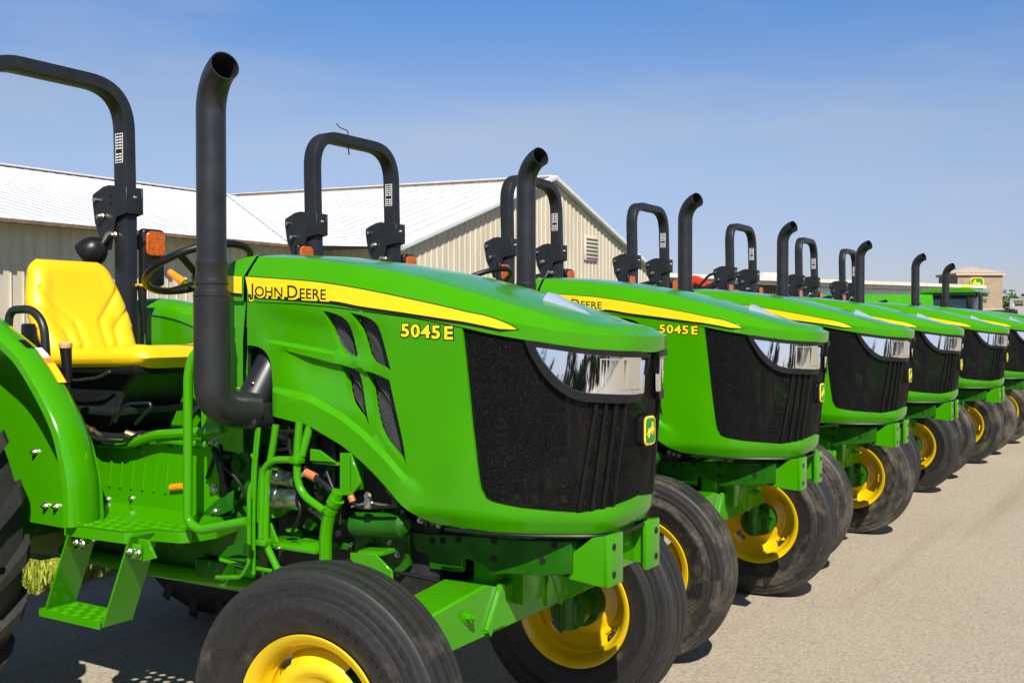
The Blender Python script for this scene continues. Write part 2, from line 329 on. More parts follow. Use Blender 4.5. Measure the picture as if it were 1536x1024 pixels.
def chaikin(P, k=2, keep=()):
    """smooth closed polygon; indices in keep stay sharp"""
    P = [tuple(p) for p in P]; K = set(P[i] for i in keep)
    for _ in range(k):
        o = []
        for i in range(len(P)):
            a, b = P[i], P[(i+1) % len(P)]
            if a in K: o.append(a)
            else: o.append((a[0]*.75+b[0]*.25, a[1]*.75+b[1]*.25))
            if b not in K: o.append((a[0]*.25+b[0]*.75, a[1]*.25+b[1]*.75))
        P = [o[0]]+[p for q, p in zip(o, o[1:]) if p != q]
    return P
def spl(P, n=4):
    """catmull-rom through an open list of 2-D points"""
    o = []; Q = [P[0]]+list(P)+[P[-1]]
    for i in range(1, len(Q)-2):
        a, b, c, d = Q[i-1:i+3]
        for k in range(n):
            t = k/n; o.append(tuple(.5*(2*b[j]+(c[j]-a[j])*t+(2*a[j]-5*b[j]+4*c[j]-d[j])*t*t+(3*b[j]-a[j]-3*c[j]+d[j])*t**3) for j in (0, 1)))
    o.append(tuple(P[-1])); return o
def inside(p, poly):
    x, y = p; r = False; j = len(poly)-1
    for i in range(len(poly)):
        xi, yi = poly[i]; xj, yj = poly[j]
        if (yi > y) != (yj > y) and x < (xj-xi)*(y-yi)/(yj-yi)+xi: r = not r
        j = i
    return r
def dens(poly, step):
    o = []
    for i in range(len(poly)):
        a, b = poly[i], poly[(i+1) % len(poly)]; d = math.dist(a, b); k = max(1, int(round(d/step)))
        for q in range(k): o.append((a[0]+(b[0]-a[0])*q/k, a[1]+(b[1]-a[1])*q/k))
    return o
def sheet(mb, outer, holes, surf, step=.02, off=0., thick=0., lines=()):
    """thin panel with holes laid on surf(u, v, offset); thick>0 gives it a back and edges"""
    loops = [dens(outer, step)]+[dens(h, step) for h in holes]
    pts = []; edges = []
    for L in loops:
        o = len(pts); pts += L; edges += [(o+i, o+(i+1) % len(L)) for i in range(len(L))]
    for L in lines:
        L2 = []
        for a, b in zip(L, L[1:]):
            k = max(1, int(math.dist(a, b)/step)); L2 += [(a[0]+(b[0]-a[0])*q/k, a[1]+(b[1]-a[1])*q/k) for q in range(k)]
        L2.append(L[-1]); o = len(pts); pts += L2; edges += [(o+i, o+i+1) for i in range(len(L2)-1)]
    B = list(pts); xs = [p[0] for p in loops[0]]; ys = [p[1] for p in loops[0]]
    nx = int((max(xs)-min(xs))/step)+1; ny = int((max(ys)-min(ys))/step)+1
    grid = {}
    for p in B: grid.setdefault((int(p[0]/step), int(p[1]/step)), []).append(p)
    for i in range(nx+1):
        for j in range(ny+1):
            p = (min(xs)+(i+.5*(j % 2))*step, min(ys)+j*step)
            if not inside(p, loops[0]) or any(inside(p, h) for h in loops[1:]): continue
            gx, gy = int(p[0]/step), int(p[1]/step); bad = False
            for a in (-1, 0, 1):
                for b in (-1, 0, 1):
                    for q in grid.get((gx+a, gy+b), ()):
                        if math.dist(p, q) < step*.55: bad = True
            if not bad: pts.append(p)
    r = delaunay_2d_cdt([Vector(p) for p in pts], edges, [], 0, 1e-6)
    V, Fc = r[0], r[2]; keep = []
    for f in Fc:
        c = (sum(V[i][0] for i in f)/3, sum(V[i][1] for i in f)/3)
        if inside(c, loops[0]) and not any(inside(c, h) for h in loops[1:]): keep.append(tuple(f))
    # orientation: make front face outward
    def nrm(c):
        e = 1e-3; p = Vector(surf(*c, 0)); o = Vector(surf(*c, e)); return (o-p)
    f = keep[len(keep)//2]; A, B2, C = [Vector(surf(V[i][0], V[i][1], 0)) for i in f]
    c = (sum(V[i][0] for i in f)/3, sum(V[i][1] for i in f)/3)
    flip = (B2-A).cross(C-A).dot(nrm(c)) < 0
    if flip: keep = [k[::-1] for k in keep]
    vs = [surf(p[0], p[1], off) for p in V]
    if not thick: mb.add(vs, keep); return
    n = len(vs); vs += [surf(p[0], p[1], off-thick) for p in V]; fs = list(keep)+[tuple(i+n for i in k[::-1]) for k in keep]
    cnt = {}
    for k in keep:
        for i in range(3): cnt[(k[i], k[(i+1) % 3])] = 1
    for (a, b) in list(cnt):
        if (b, a) not in cnt: fs.append((b, a, a+n, b+n))
    mb.add(vs, fs)
def text_geo(body, size, extrude=0., offset=0., spacing=1.):
    cu = bpy.data.curves.new('t', 'FONT'); cu.body = body; cu.size = size; cu.extrude = extrude; cu.offset = offset; cu.space_character = spacing; cu.resolution_u = 4
    ob = bpy.data.objects.new('t', cu); COL.objects.link(ob)
    dg = bpy.context.evaluated_depsgraph_get(); me = bpy.data.meshes.new_from_object(ob.evaluated_get(dg))
    vs = [v.co[:] for v in me.vertices]; fs = [tuple(p.vertices) for p in me.polygons]
    bpy.data.objects.remove(ob); bpy.data.curves.remove(cu); bpy.data.meshes.remove(me)
    return vs, fs
def parts(m, name, mat, parent, merge=False, subp=False, **k):
    """one object per loose piece (merge joins pieces whose boxes touch, e.g. a bolt and its washer)"""
    n = len(m.v); p = list(range(n))
    def fd(i):
        while p[i] != i: p[i] = p[p[i]]; i = p[i]
        return i
    for f in m.f:
        a = fd(f[0])
        for i in f[1:]: p[fd(i)] = a
    comps = {}
    for i in range(n): comps.setdefault(fd(i), []).append(i)
    G = [[c, [min(m.v[i][q] for i in c) for q in range(3)], [max(m.v[i][q] for i in c) for q in range(3)]] for c in comps.values()]
    if merge:
        ch = True
        while ch:
            ch = False
            for i in range(len(G)):
                for j in range(i+1, len(G)):
                    if all(G[i][1][q]-.003 <= G[j][2][q] and G[j][1][q]-.003 <= G[i][2][q] for q in range(3)):
                        A, B = G[i], G.pop(j); G[i] = [A[0]+B[0], [min(A[1][q], B[1][q]) for q in range(3)], [max(A[2][q], B[2][q]) for q in range(3)]]; ch = True; break
                if ch: break
    own = {}
    for gi, g in enumerate(G):
        for i in g[0]: own[i] = gi
    out = []
    for gi, g in enumerate(G):
        idx = {i: q for q, i in enumerate(g[0])}; mm = MB(); mm.add([m.v[i] for i in g[0]], [tuple(idx[i] for i in f) for f in m.f if own[f[0]] == gi])
        out.append(sub(mm, name, mat, parent, **k) if subp else mm.build(name, mat, parent, **k))
    return out
def tag(o, label=None, cat=None, group=None, kind=None):
    for k, v in (('label', label), ('category', cat), ('group', group), ('kind', kind)):
        if v: o[k] = v
    return o
def empty(name, loc=(0, 0, 0), rz=0):
    o = bpy.data.objects.new(name, None); COL.objects.link(o); o.location = loc; o.rotation_euler.z = rz; o.empty_display_size = .3; ORG[o.name] = (0, 0, 0)
    return o
def copy_tree(o, parent=None):
    c = o.copy(); COL.objects.link(c); c.parent = parent
    for ch in KIDS.get(o.name, []): copy_tree(ch, c)
    return c
# ------------------------------------------------------------------ the hood surface (s runs forward along the side and round the nose, z is height)
CP = [(-.95,.306),(-.5,.311),(-.2,.316),(0,.318),(.10,.316),(.20,.304),(.28,.286),(.35,.264),(.43,.230),(.50,.190),(.543,.145),(.562,.08),(.568,0),(.562,-.08)]
CT = spl(CP, 24)[:-25]
_i = min(range(len(CT)), key=lambda i: math.dist(CT[i], (.568, 0))); CT = CT[:_i+1]
CS = [0.]
for a, b in zip(CT, CT[1:]): CS.append(CS[-1]+math.dist(a, b))
SM = CS[-1]; TX = [(s, p[0]) for s, p in zip(CS, CT)]; TY = [(s, p[1]) for s, p in zip(CS, CT)]
import bisect
def cont(s):
    i = min(max(bisect.bisect_right(CS, s)-1, 0), len(CS)-2); t = (s-CS[i])/(CS[i+1]-CS[i])
    return CT[i][0]+(CT[i+1][0]-CT[i][0])*t, CT[i][1]+(CT[i+1][1]-CT[i][1])*t
def sstep(a, b, x):
    t = min(1, max(0, (x-a)/(b-a))); return t*t*(3-2*t)
def P0(s, z):
    if s > SM: q = P0(2*SM-s, z); return Vector((q[0], -q[1], q[2]))
    x, y = cont(max(s, 0)) if s >= 0 else (-.95+s, .306)
    return Vector((x-(1.38-z)*.09*sstep(.1, .5, x), -y, z))
def hs(s, z, off=0.):
    p = P0(s, z)
    if off:
        e = .004; du = P0(s+e, z)-P0(s-e, z); dv = P0(s, z+e)-P0(s, z-e)
        p = p+du.cross(dv).normalized()*off
    return p
def mir(f): return lambda s, z, o=0.: (lambda p: Vector((p[0], -p[1], p[2])))(f(s, z, o))
ZLIP = [(.0,1.5395),(.164,1.5323),(.378,1.5232),(.5515,1.5106),(.7165,1.4925),(.8725,1.4753),(1.0425,1.4472),(1.1509,1.4251),(1.2458,1.410),(1.3296,1.3961),(1.4291,1.383),(1.5225,1.377),(1.6384,1.3732),(1.69,1.372)]
ZST = [(.0,1.626),(.16,1.6165),(.2852,1.6076),(.4748,1.5918),(.6572,1.5669),(.8267,1.5374),(.9885,1.5074),(1.065,1.4911),(1.1358,1.4772),(1.197,1.461),(1.26,1.4480),(1.35,1.434),(1.45,1.424),(1.69,1.418)]
ZSH = [(-.95,1.688),(-.81,1.688),(-.564,1.671),(-.335,1.642),(-.121,1.604),(.079,1.553),(.268,1.500),(.421,1.452),(.50,1.438),(.56,1.432)]
INS = [(0,.055),(.9,.055),(1.2,.050),(1.45,.034),(1.69,.030)]
def hood_sections(s0, s1, n, below=None):
    """rings of hood cross-sections between s0 and s1 on the near side"""
    R = []
    for i in range(n+1):
        s = s0+(s1-s0)*i/n; zl = interp(ZLIP, s); zt = interp(ZST, s); ins = interp(INS, s)
        a = P0(s, zl); b = P0(s, zt)
        c = hs(s, zt, -ins); sx, sy = c[0], min(c[1], 0)
        if s > SM-.001: sy = 0
        zs = interp(ZSH, sx); ring = []
        if below: ring += [P0(s, z) for z in below]
        ring += [hs(s, zl, -.012), a, (a+b)/2, b]
        for t in (.3, .6, .85): # bevelled flank rising to the shoulder
            z = b[2]+(zs-b[2])*(t+.03*math.sin(math.pi*t)); ring.append(Vector((b[0]+(sx-b[0])*t, b[1]+(sy-b[1])*t, z)))
        ring.append(Vector((sx, sy, zs+.001)))
        ys = abs(sy)
        for t in (.90, .75, .5, .25, 0): ring.append(Vector((sx, -ys*t, zs+.002+.016*(1-t*t)*min(1, ys/.15))))
        if s > SM-.001:
            for v in ring: v[1] = 0
        R.append(ring)
    return R
def skin(mb, R, flip=False):
    k = len(R[0]); vs = [v for r in R for v in r]; fs = []
    for i in range(len(R)-1):
        for q in range(k-1):
            f = (i*k+q, (i+1)*k+q, (i+1)*k+q+1, i*k+q+1); fs.append(f[::-1] if flip else f)
    mb.add(vs, fs)
def mirY(R): return [[Vector((v[0], -v[1], v[2])) for v in r] for r in R]
# ------------------------------------------------------------------ one compact tractor in its own coordinates (x forward, -y is the side facing the camera)
def make_tractor():
    R = empty('tractor')
    # ---- hood top shell
    m = MB(); sec = hood_sections(.166, SM, 72); skin(m, sec); skin(m, mirY(sec), True)
    first = sec[0]; hood = m.build('hood', 'green_paint', R, ang=22, weld=.0004)
    m = MB(); # raised deflector on the left crest
    wz = lambda x: interp(ZSH, x)+.016
    m.add([(.225, -.075, wz(.225)-.01), (.225, -.03, wz(.225)+.026), (.235, .02, wz(.235)+.024), (.24, .04, wz(.24)-.01), (.385, -.055, wz(.385)-.004), (.385, -.035, wz(.385)+.001), (.38, 0, wz(.38)-.004)], [(0, 4, 5, 1), (1, 5, 6, 2), (2, 6, 3), (0, 1, 2, 3)]); sub(m, 'hood_deflector', 'sky_sheen', hood)
    # ---- stripe, its black underline and the lettering
    top = spl(stripe_top, 4); bot = spl(stripe_bot[::-1], 4)[::-1]; st = top+bot
    for sg, f in ((-1, hs), (1, mir(hs))):
        m = MB(); sheet(m, st, [], f, .03, .0022); sd = sub(m, 'stripe', 'yellow_decal', hood)
        bk = [(s, z+.003) for s, z in top]+[(top[-1][0]+.008, top[-1][1]-.001)]+[(s, z-.0085-.004*max(0, 1-(s-.17)/1.0)) for s, z in bot]
        m = MB(); sheet(m, bk, [], f, .03, .0012); sub(m, 'stripe_outline', 'black_ink', hood)
        # JOHN DEERE along the stripe, tall J and D
        bs, bz = (.186, 1.5515); sl = (1.530-1.5515)/.335
        segs = [('J', 1.25), ('OHN', 1.), (' ', .45), ('D', 1.25), ('EERE', 1.)]; KX = 1.205
        for off, o2, mt, dz in ((.0028, .0050, 'yellow_decal', -.003), (.0036, 0, 'black_ink', 0)):
            m = MB(); x = 0.
            for tx, k in segs:
                if tx == ' ': x += .010; continue
                vs, fs = text_geo(tx, .047*k, 0, o2*.62 if o2 else .0003); w = max(v[0] for v in vs)
                vv = [(bs+(x+v[0])*KX, bz+v[1]*1.0+(x+v[0])*sl) for v in vs]
                if sg > 0: # read left to right on the other flank as well
                    L = .335; vv = [(bs+L-(x+v[0])*KX, bz+v[1]+(L-(x+v[0]))*sl) for v in vs]; fs = [q[::-1] for q in fs]
                m.add([f(a, b+dz, off) for a, b in vv], fs); x += w+.0045
            sub(m, 'lettering', mt, hood)
    # ---- side panels with the vent openings and the band round the bottom of the grille
    gl = bandtop
    outer = [(.166, 1.530)]+[(s, z-.0035) for s, z in ZLIP if .17 < s < 1.05]+[(1.0493, 1.4425)]
    gleft = spl(gl[:3], 3)[:-1]+spl(gl[2:7], 4)[:-1]+spl(gl[6:], 3)
    full = outer+gleft+[(SM, .9435), (SM, .862)]+[(1.60, .854), (1.50, .848), (1.41, .8455)]+spl(arch[::-1][1:9], 3)[:-1]+arch[::-1][8:11]+spl(arch[::-1][10:], 3)[:-1]+[(.166, 1.3835)]
    holes = [chaikin([((p[0]-sum(q[0] for q in h)/len(h))*1.17+sum(q[0] for q in h)/len(h)+.004, (p[1]-sum(q[1] for q in h)/len(h))*1.03+sum(q[1] for q in h)/len(h)) for p in h], 2, kp) for h, kp in ((hA, (0, 4)), (hB, (0, 4)), (hC, (0, 4)), (hD, (1, 4)))]
    lt = [(.26, 1.394), (.45, 1.3735), (.56, 1.357)]; lb = [(.33, 1.371), (.45, 1.352), (.565, 1.332)]
    ZA = [(.2893, 1.1525), (.4528, 1.1296), (.5923, 1.0753), (.683, 1.0244), (.7735, .9587), (.8358, .9047), (.8992, .8681), (.961, .8541)]
    def relief(s, z, o=0.):
        d = 0.
        if s < .80:
            zt = 1.3947-.1234*(s-.2544); zb = 1.3719-.1784*(s-.3231); fade = sstep(.80, .62, s) if s > .62 else 1
            if z > zt: d -= .009*sstep(0, .012, z-zt)*sstep(.13, .07, z-zt)*sstep(.2, .3, s)*fade
            if z < zb and s > .3: d -= .016*sstep(0, .004, zb-z)*sstep(.15, .03, zb-z)*sstep(.3, .45, s)*fade
        if .20 < s < .95:
            h = z-interp(ZA, s); d += .013*sstep(.098, .078, h)*sstep(.95, .80, s)*sstep(.27, .31, s)
        if z < .90: d -= .022*sstep(.900, .842, z)          # lower edge tucks under
        return hs(s, z, o+d)
    lines = [[(.27, 1.3947-.1234*(.27-.2544)+q), (.55, 1.3947-.1234*(.55-.2544)+q)] for q in (0, .006, .012)]+[[(.325, 1.3719-.1784*(.325-.3231)+q), (.56, 1.3719-.1784*(.56-.3231)+q)] for q in (0, -.004)]
    lines += [[(s_, interp(ZA, s_)+q) for s_ in [.305+.02*k for k in range(30)] if s_ < .9] for q in (.098, .088, .078)]
    for f, nm in ((relief, 'side_panel'), (mir(relief), 'side_panel')):
        m = MB(); sheet(m, full, holes, f, .017, 0, .024, lines); pan = m.build(nm, 'green_paint', R, ang=28)
        # vent inserts behind the openings: dark mat with slanted ribs
        for hi, h in enumerate(holes):
            x0 = min(p[0] for p in h)-.012; x1 = max(p[0] for p in h)+.012; z0 = min(p[1] for p in h)-.012; z1 = max(p[1] for p in h)+.012
            big = [(sum(p[0] for p in h)/len(h)+(p[0]-sum(q[0] for q in h)/len(h))*1.15, sum(p[1] for p in h)/len(h)+(p[1]-sum(q[1] for q in h)/len(h))*1.12) for p in h]
            m = MB(); sheet(m, big, [], f, .04, -.044, .003); m.cur = 1
            zz = z0-(x1-x0)
            while zz < z1+.2:
                # rib from upper left to lower right clipped to the enlarged opening
                ins_ = [];
                for q in range(41):
                    s = x0+(x1-x0)*q/40; z = zz+(x1-x0)*1.0-(s-x0)*1.15
                    if inside((s, z), big): ins_.append((s, z))
                if len(ins_) > 3:
                    a, b = ins_[0], ins_[-1]
                    w = .0028
                    c = [f(a[0], a[1]+w, -.030), f(b[0], b[1]+w, -.030), f(b[0], b[1]-w, -.030), f(a[0], a[1]-w, -.030), f(a[0], a[1]+w, -.043), f(b[0], b[1]+w, -.043), f(b[0], b[1]-w, -.043), f(a[0], a[1]-w, -.043)]
                    m.add(c, [(0, 3, 2, 1), (0, 1, 5, 4), (2, 3, 7, 6), (1, 2, 6, 5), (0, 4, 7, 3)])
                zz += .0128
            sub(m, 'vent_louver', ['dark_void', 'louver'], pan)
        sg = 1 if f is relief else -1
        for off, o2, mt in ((.0012, .0044, 'black_ink'), (.0024, .0016, 'yellow_decal')):
            m = MB(); x = 0
            for tx in ('5', '0', '4', '5', ' ', 'E'):
                if tx == ' ': x += .006; continue
                vs, fs = text_geo(tx, .056, 0, o2); w = .0385
                bs, bz, sl, L = .826, 1.4185, -.046, .19
                if sg > 0: vv = [(bs+(x+v[0]*1.22), bz+v[1]*.95+x*sl) for v in vs]
                else: vv = [(bs+L-(x+v[0]*1.22), bz+v[1]*.95+(L-x)*sl) for v in vs]; fs = [q[::-1] for q in fs]
                m.add([f(a, b, off) for a, b in vv], fs); x += w-(.0005 if tx == '4' else 0)
            sub(m, 'model_number', mt, pan)
    # ---- rear cowl behind the seam
    m = MB(); sec = hood_sections(-.06, .145, 8, below=[1.02, 1.2, 1.4])
    for k, r in enumerate(sec):
        t = 1-k/8
        for i, v in enumerate(r):
            v[0] += .02*(v[2]-1.45)*2 if v[2] > 1.45 else 0
            if v[2] > 1.56: v[0] += .0; v[2] -= .05*t*t
    skin(m, sec); skin(m, mirY(sec), True)
    r0 = sec[0]; poly = r0+[Vector((v[0], -v[1], v[2])) for v in r0[::-1]]; c0 = len(m.v)
    m.add(poly, [tuple(range(len(poly)))])
    cowl = m.build('rear_cowl', 'green_paint', R, ang=25)
    for f in (hs, mir(hs)):
        m = MB(); sheet(m, cstripe, [], f, .03, .004); sub(m, 'stripe', 'yellow_decal', cowl)
        m = MB(); sheet(m, [(.064, 1.569), (.145, 1.562), (.145, 1.550), (.064, 1.557)], [], f, .03, .003); sub(m, 'stripe_outline', 'black_ink', cowl)
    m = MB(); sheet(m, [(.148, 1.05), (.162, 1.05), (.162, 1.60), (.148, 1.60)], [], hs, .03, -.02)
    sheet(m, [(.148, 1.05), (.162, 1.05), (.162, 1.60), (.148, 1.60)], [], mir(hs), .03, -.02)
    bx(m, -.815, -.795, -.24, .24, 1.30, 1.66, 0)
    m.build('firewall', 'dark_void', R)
    # ---- grille wrapped round the nose, ribs, radiator behind
    m = MB()
    low = [(s, z-.006) for s, z in gleft]
    g = [(1.045, 1.445)]+[(s-.006, z-.008) for s, z in gleft]+[(SM, .935)]
    g2 = [(2*SM-s, z) for s, z in g[::-1][1:]]
    topg = [(2*SM-s, interp(ZLIP, s)+.004) for s in (1.08, 1.15, 1.25, 1.33, 1.43, 1.52, 1.6)]+[(SM, 1.376)]+[(s, interp(ZLIP, s)+.004) for s in (1.6, 1.52, 1.43, 1.33, 1.25, 1.15, 1.08)]
    sheet(m, g+g2+topg, [], hs, .03, -.010); grl = m.build('grille', 'grille_mesh', R, ang=60)
    for f in (hs, mir(hs)):
        for (a, b) in ((ribs[0], ribs[1]), (ribs[2], ribs[3]), (ribs[4], ribs[5]), (ribs[6], ribs[7])):
            m = MB(); vs = []; N = 12
            for i in range(N+1):
                t = i/N; s = a[0]+(b[0]-a[0])*t; z = a[1]+(b[1]-a[1])*t
                vs += [f(s-.010, z, -.012), f(s-.006, z, .001), f(s+.004, z, -.001), f(s+.005, z, -.012)]
            fs = [(i*4+q, i*4+q+1, i*4+q+5, i*4+q+4) for i in range(N) for q in range(3)]
            if f is not hs: fs = [x[::-1] for x in fs]
            m.add(vs, [x[::-1] for x in fs]); sub(m, 'grille_rib', 'rib_black', grl, ang=20)
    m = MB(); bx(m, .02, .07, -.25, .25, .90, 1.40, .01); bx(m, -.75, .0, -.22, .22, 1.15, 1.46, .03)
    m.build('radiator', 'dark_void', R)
    m = MB(); bx(m, .22, .25, -.20, -.13, .92, 1.02, .004); bx(m, .30, .33, -.19, -.09, .92, 1.06, .004)
    for i in range(5): bx(m, .16, .19, -.24, -.20, 1.08+i*.022, 1.09+i*.022, .003)
    bx(m, .27, .30, -.02, .10, .98, 1.3, .006)
    parts(m, 'condenser', 'zinc', R, merge=True)
    m = MB(); tube(m, [(.14, -.24, .90), (.17, -.24, .98), (.25, -.23, 1.04)], .009, 8); tube(m, [(.17, -.24, .90), (.20, -.24, .97), (.29, -.22, 1.03)], .008, 8)
    parts(m, 'coolant_hose', 'black_plastic', R)
    # ---- headlights
    for f in (hs, mir(hs)):
        hz = spl(housing, 4); out = hz+[(s, interp(ZLIP, s)+.002) for s in (1.60, 1.52, 1.43, 1.34, 1.28)]
        lz = lens[:1]+spl(lens[:5], 4)[1:]+spl(lens[4:7], 3)[1:]+[lens[7], (1.52, 1.3615), (1.40, 1.373), (1.33, 1.383)]
        m = MB(); sheet(m, out, [lz], f, .022, .008, .03); h = m.build('headlight', 'black_plastic', R, ang=30)
        fr = lambda s, z, o=0., f=f: f(s, z, o-.009+(1.40-z)*.078)
        m = MB(); sheet(m, [((s-1.46)*1.03+1.46, (z-1.32)*1.05+1.32) for s, z in lz], [], fr, .02, 0); sub(m, 'reflector', 'chrome', h, ang=60)
        # square lamp set in the inner half: bright frame with a cupped mirror
        (a, b, c, d) = lampbox; cs = sum(p[0] for p in lampbox)/4; cz = sum(p[1] for p in lampbox)/4
        def shr(k): return [((s-cs)*k+cs, (z-cz)*k+cz) for s, z in lampbox]
        fl_ = lambda s_, z, o=0., f=f: f(s_, z, o-.014+(1.36-z)*.165)
        m = MB(); sheet(m, shr(.97), [shr(.92)], f, .02, .002, .008); sheet(m, shr(.92), [], fl_, .02, 0)
        c0_ = cs+.004; sheet(m, [(c0_-.006, cz+.043), (c0_+.006, cz+.043), (c0_+.006, cz-.040), (c0_-.006, cz-.040)], [], f, .02, .001, .006)
        sub(m, 'lamp', 'lamp_chrome', h, ang=40)
    # ---- badge on the nose
    cz = 1.140
    def bd(y, z, o): 
        s = SM+y; return hs(s, z, o) if False else Vector((P0(SM, z)[0]+o, y, z))
    def rr(w, h_, r, dz=0): return [(x, z+cz+dz) for x, z in rrect(w, h_, r, 5)]
    m = MB(); prism(m, [(y, z) for y, z in rr(.082, .092, .02)], 'x', .525, .556, .004); bdg = m.build('badge', 'black_plastic', R)
    m = MB(); prism(m, [(y, z) for y, z in rr(.076, .086, .018)], 'x', .550, .559, .002); sub(m, 'badge_border', 'yellow_decal', bdg)
    m = MB(); prism(m, [(y, z) for y, z in rr(.064, .074, .014)], 'x', .555, .5602, .001); sub(m, 'badge_field', 'sign_green', bdg)
    m = MB(); prism(m, [(-y*.027, z*.031+cz) for y, z in DEER][::-1], 'x', .560, .5615, 0)
    sub(m, 'emblem', 'yellow_decal', bdg)
    # ---- chassis: front support, rails, engine, gearbox
    m = MB(); rl = rail
    for s in (-1, 1):
        a, b = (-.190, -.165) if s < 0 else (.165, .190); prism(m, rl, 'y', a, b, .003)
    bx(m, .30, .40, -.17, .17, .73, .825, .01); bx(m, -.13, -.05, -.17, .17, .76, .80, .01)
    cst = m.build('front_frame', 'green_shaded', R)
    m = MB()
    for x, z in ((.13, .80), (.13, .745), (.34, .81), (.30, .76), (-.10, .775), (-.06, .78), (.0, .79)): cyl(m, (x, -.1885, z), (x, -.1925, z), .011, n=14)
    parts(m, 'bolt_hole', 'dark_void', cst, merge=True, subp=True)
    m = MB()
    for x, z in ((-.13, .83), (-.10, .833), (-.075, .828), (.02, .828)): bolt(m, (x, -.19, z), (0, -1, 0), .008, .008)
    parts(m, 'bolt', 'zinc', cst, merge=True, subp=True)
    m = MB(); prism(m, sid, 'y', -.205, -.18, .003); prism(m, sid, 'y', .18, .205, .003)
    for x, z, r in ((-.33, .755, .013), (-.27, .74, .02), (-.20, .725, .012)): cyl(m, (x, -.204, z), (x, -.208, z), r, n=16)
    parts(m, 'side_frame', 'green_shaded', R, merge=True)
    m = MB(); sweep(m, [hs(s_, .843, -.016) for s_ in [.98+(SM-.98)*q/24 for q in range(25)]]+[mir(hs)(s_, .843, -.016) for s_ in [SM-(SM-.98)*q/24 for q in range(1, 25)]], circ(.0065, 8)); m.build('hood_seal', 'black_plastic', R)
    # weight bracket
    m = MB()
    for s in (-1, 1):
        prism(m, brk, 'y', s*.160, s*.176, .003)
        bx(m, .495, .512, s*.085, s*.178, .702, .850, .003)
        prism(m, [(.40, .72), (.50, .715), (.50, .84), (.46, .835)], 'y', s*.105, s*.118, .003)
    bx(m, .440, .458, -.16, .16, .715, .845, .004)
    br = m.build('weight_bracket', 'green_paint', R)
    m = MB()
    for s in (-1, 1):
        for z in (.735, .815): cyl(m, (.5115, s*.148, z), (.5145, s*.148, z), .010, n=16)
        cyl(m, (.372, s*.1765, .727), (.372, s*.179, .727), .009, n=14)
    parts(m, 'bolt_hole', 'dark_void', br, merge=True, subp=True)
    # engine block
    m = MB()
    bx(m, -.78, -.08, -.18, .18, .58, .84, .02); bx(m, -.76, -.10, -.15, .15, .84, 1.12, .02); bx(m, -.74, -.14, -.13, .13, 1.12, 1.26, .02)
    for i in range(4): bx(m, -.70+i*.15, -.60+i*.15, -.17, -.14, .98, 1.08, .01); cyl(m, (-.65+i*.15, -.15, 1.13), (-.65+i*.15, -.15, 1.20), .02, n=10)
    bx(m, -.70, -.2, -.2, .2, .50, .60, .03)
    cyl(m, (-.10, 0, .95), (-.03, 0, .95), .13, n=28)
    eng = m.build('engine', 'engine_dark', R)
    m = MB(); rn = random.Random(3)
    for i in range(26):
        x = rn.uniform(-.72, -.14); z = rn.uniform(.64, 1.12)
        if rn.random() < .5: bx(m, x, x+rn.uniform(.03, .09), -.20, -.17-rn.random()*.05, z, z+rn.uniform(.02, .07), .005)
        else: cyl(m, (x, -.17, z), (x, -.20-rn.random()*.05, z), rn.uniform(.012, .03), n=12)
    parts(m, 'engine_fitting', 'green_shaded', eng, merge=True, subp=True)
    m = MB()
    for i in range(16): bolt(m, (rn.uniform(-.72, -.14), -.205, rn.uniform(.64, 1.12)), (0, -1, 0), .007, .01)
    parts(m, 'bolt', 'zinc', eng, merge=True, subp=True)
    m = MB(); cyl(m, (-.75, -.20, .877), (-.70, -.29, .877), .075, .072, 28); cyl(m, (-.79, -.18, .877), (-.74, -.235, .877), .085, n=28); m.build('bell_housing', 'green_paint', R)
    m = MB()
    cyl(m, (-.70, -.29, .945), (-.575, -.29, .94), .024, n=18); cyl(m, (-.66, -.29, .943), (-.65, -.29, .943), .027, n=18)
    cyl(m, (-.70, -.28, .875), (-.56, -.28, .88), .038, n=22); cyl(m, (-.665, -.28, .877), (-.655, -.28, .877), .041, n=22)
    parts(m, 'starter_motor', 'zinc', R, merge=True)
    m = MB(); cyl(m, (-.56, -.28, .88), (-.52, -.28, .882), .036, .02, n=20); cyl(m, (-.575, -.29, .94), (-.55, -.29, .94), .018, n=14); parts(m, 'starter_cap', 'black_plastic', R, merge=True)
    m = MB(); cyl(m, (-.345, -.27, .817), (-.155, -.27, .83), .038, n=26); cyl(m, (-.355, -.27, .817), (-.345, -.27, .817), .03, .038, n=26); cyl(m, (-.155, -.27, .83), (-.14, -.27, .832), .038, .02, n=26); cyl(m, (-.315, -.27, .818), (-.308, -.27, .819), .0395, n=26)
    m.build('filter_canister', 'green_shaded', R)
    m = MB(); tube(m, hose1, .010, 10); tube(m, [(-.51, -.33, .97), (-.53, -.30, .95)], .01, 8); tube(m, hose2, .0065, 8); tube(m, [(-.39, -.33, .925), (-.37, -.30, .88), (-.40, -.26, .83)], .010, 10)
    tube(m, [(-.70, -.27, 1.10), (-.62, -.29, 1.06), (-.55, -.25, 1.08), (-.47, -.27, 1.11)], .012, 8); tube(m, [(-.45, -.25, 1.12), (-.42, -.28, 1.02), (-.46, -.24, .93)], .012, 8)
    tube(m, [(-.95, -.30, 1.02), (-.90, -.33, 1.00), (-.88, -.32, .90), (-.92, -.28, .84)], .014, 8)
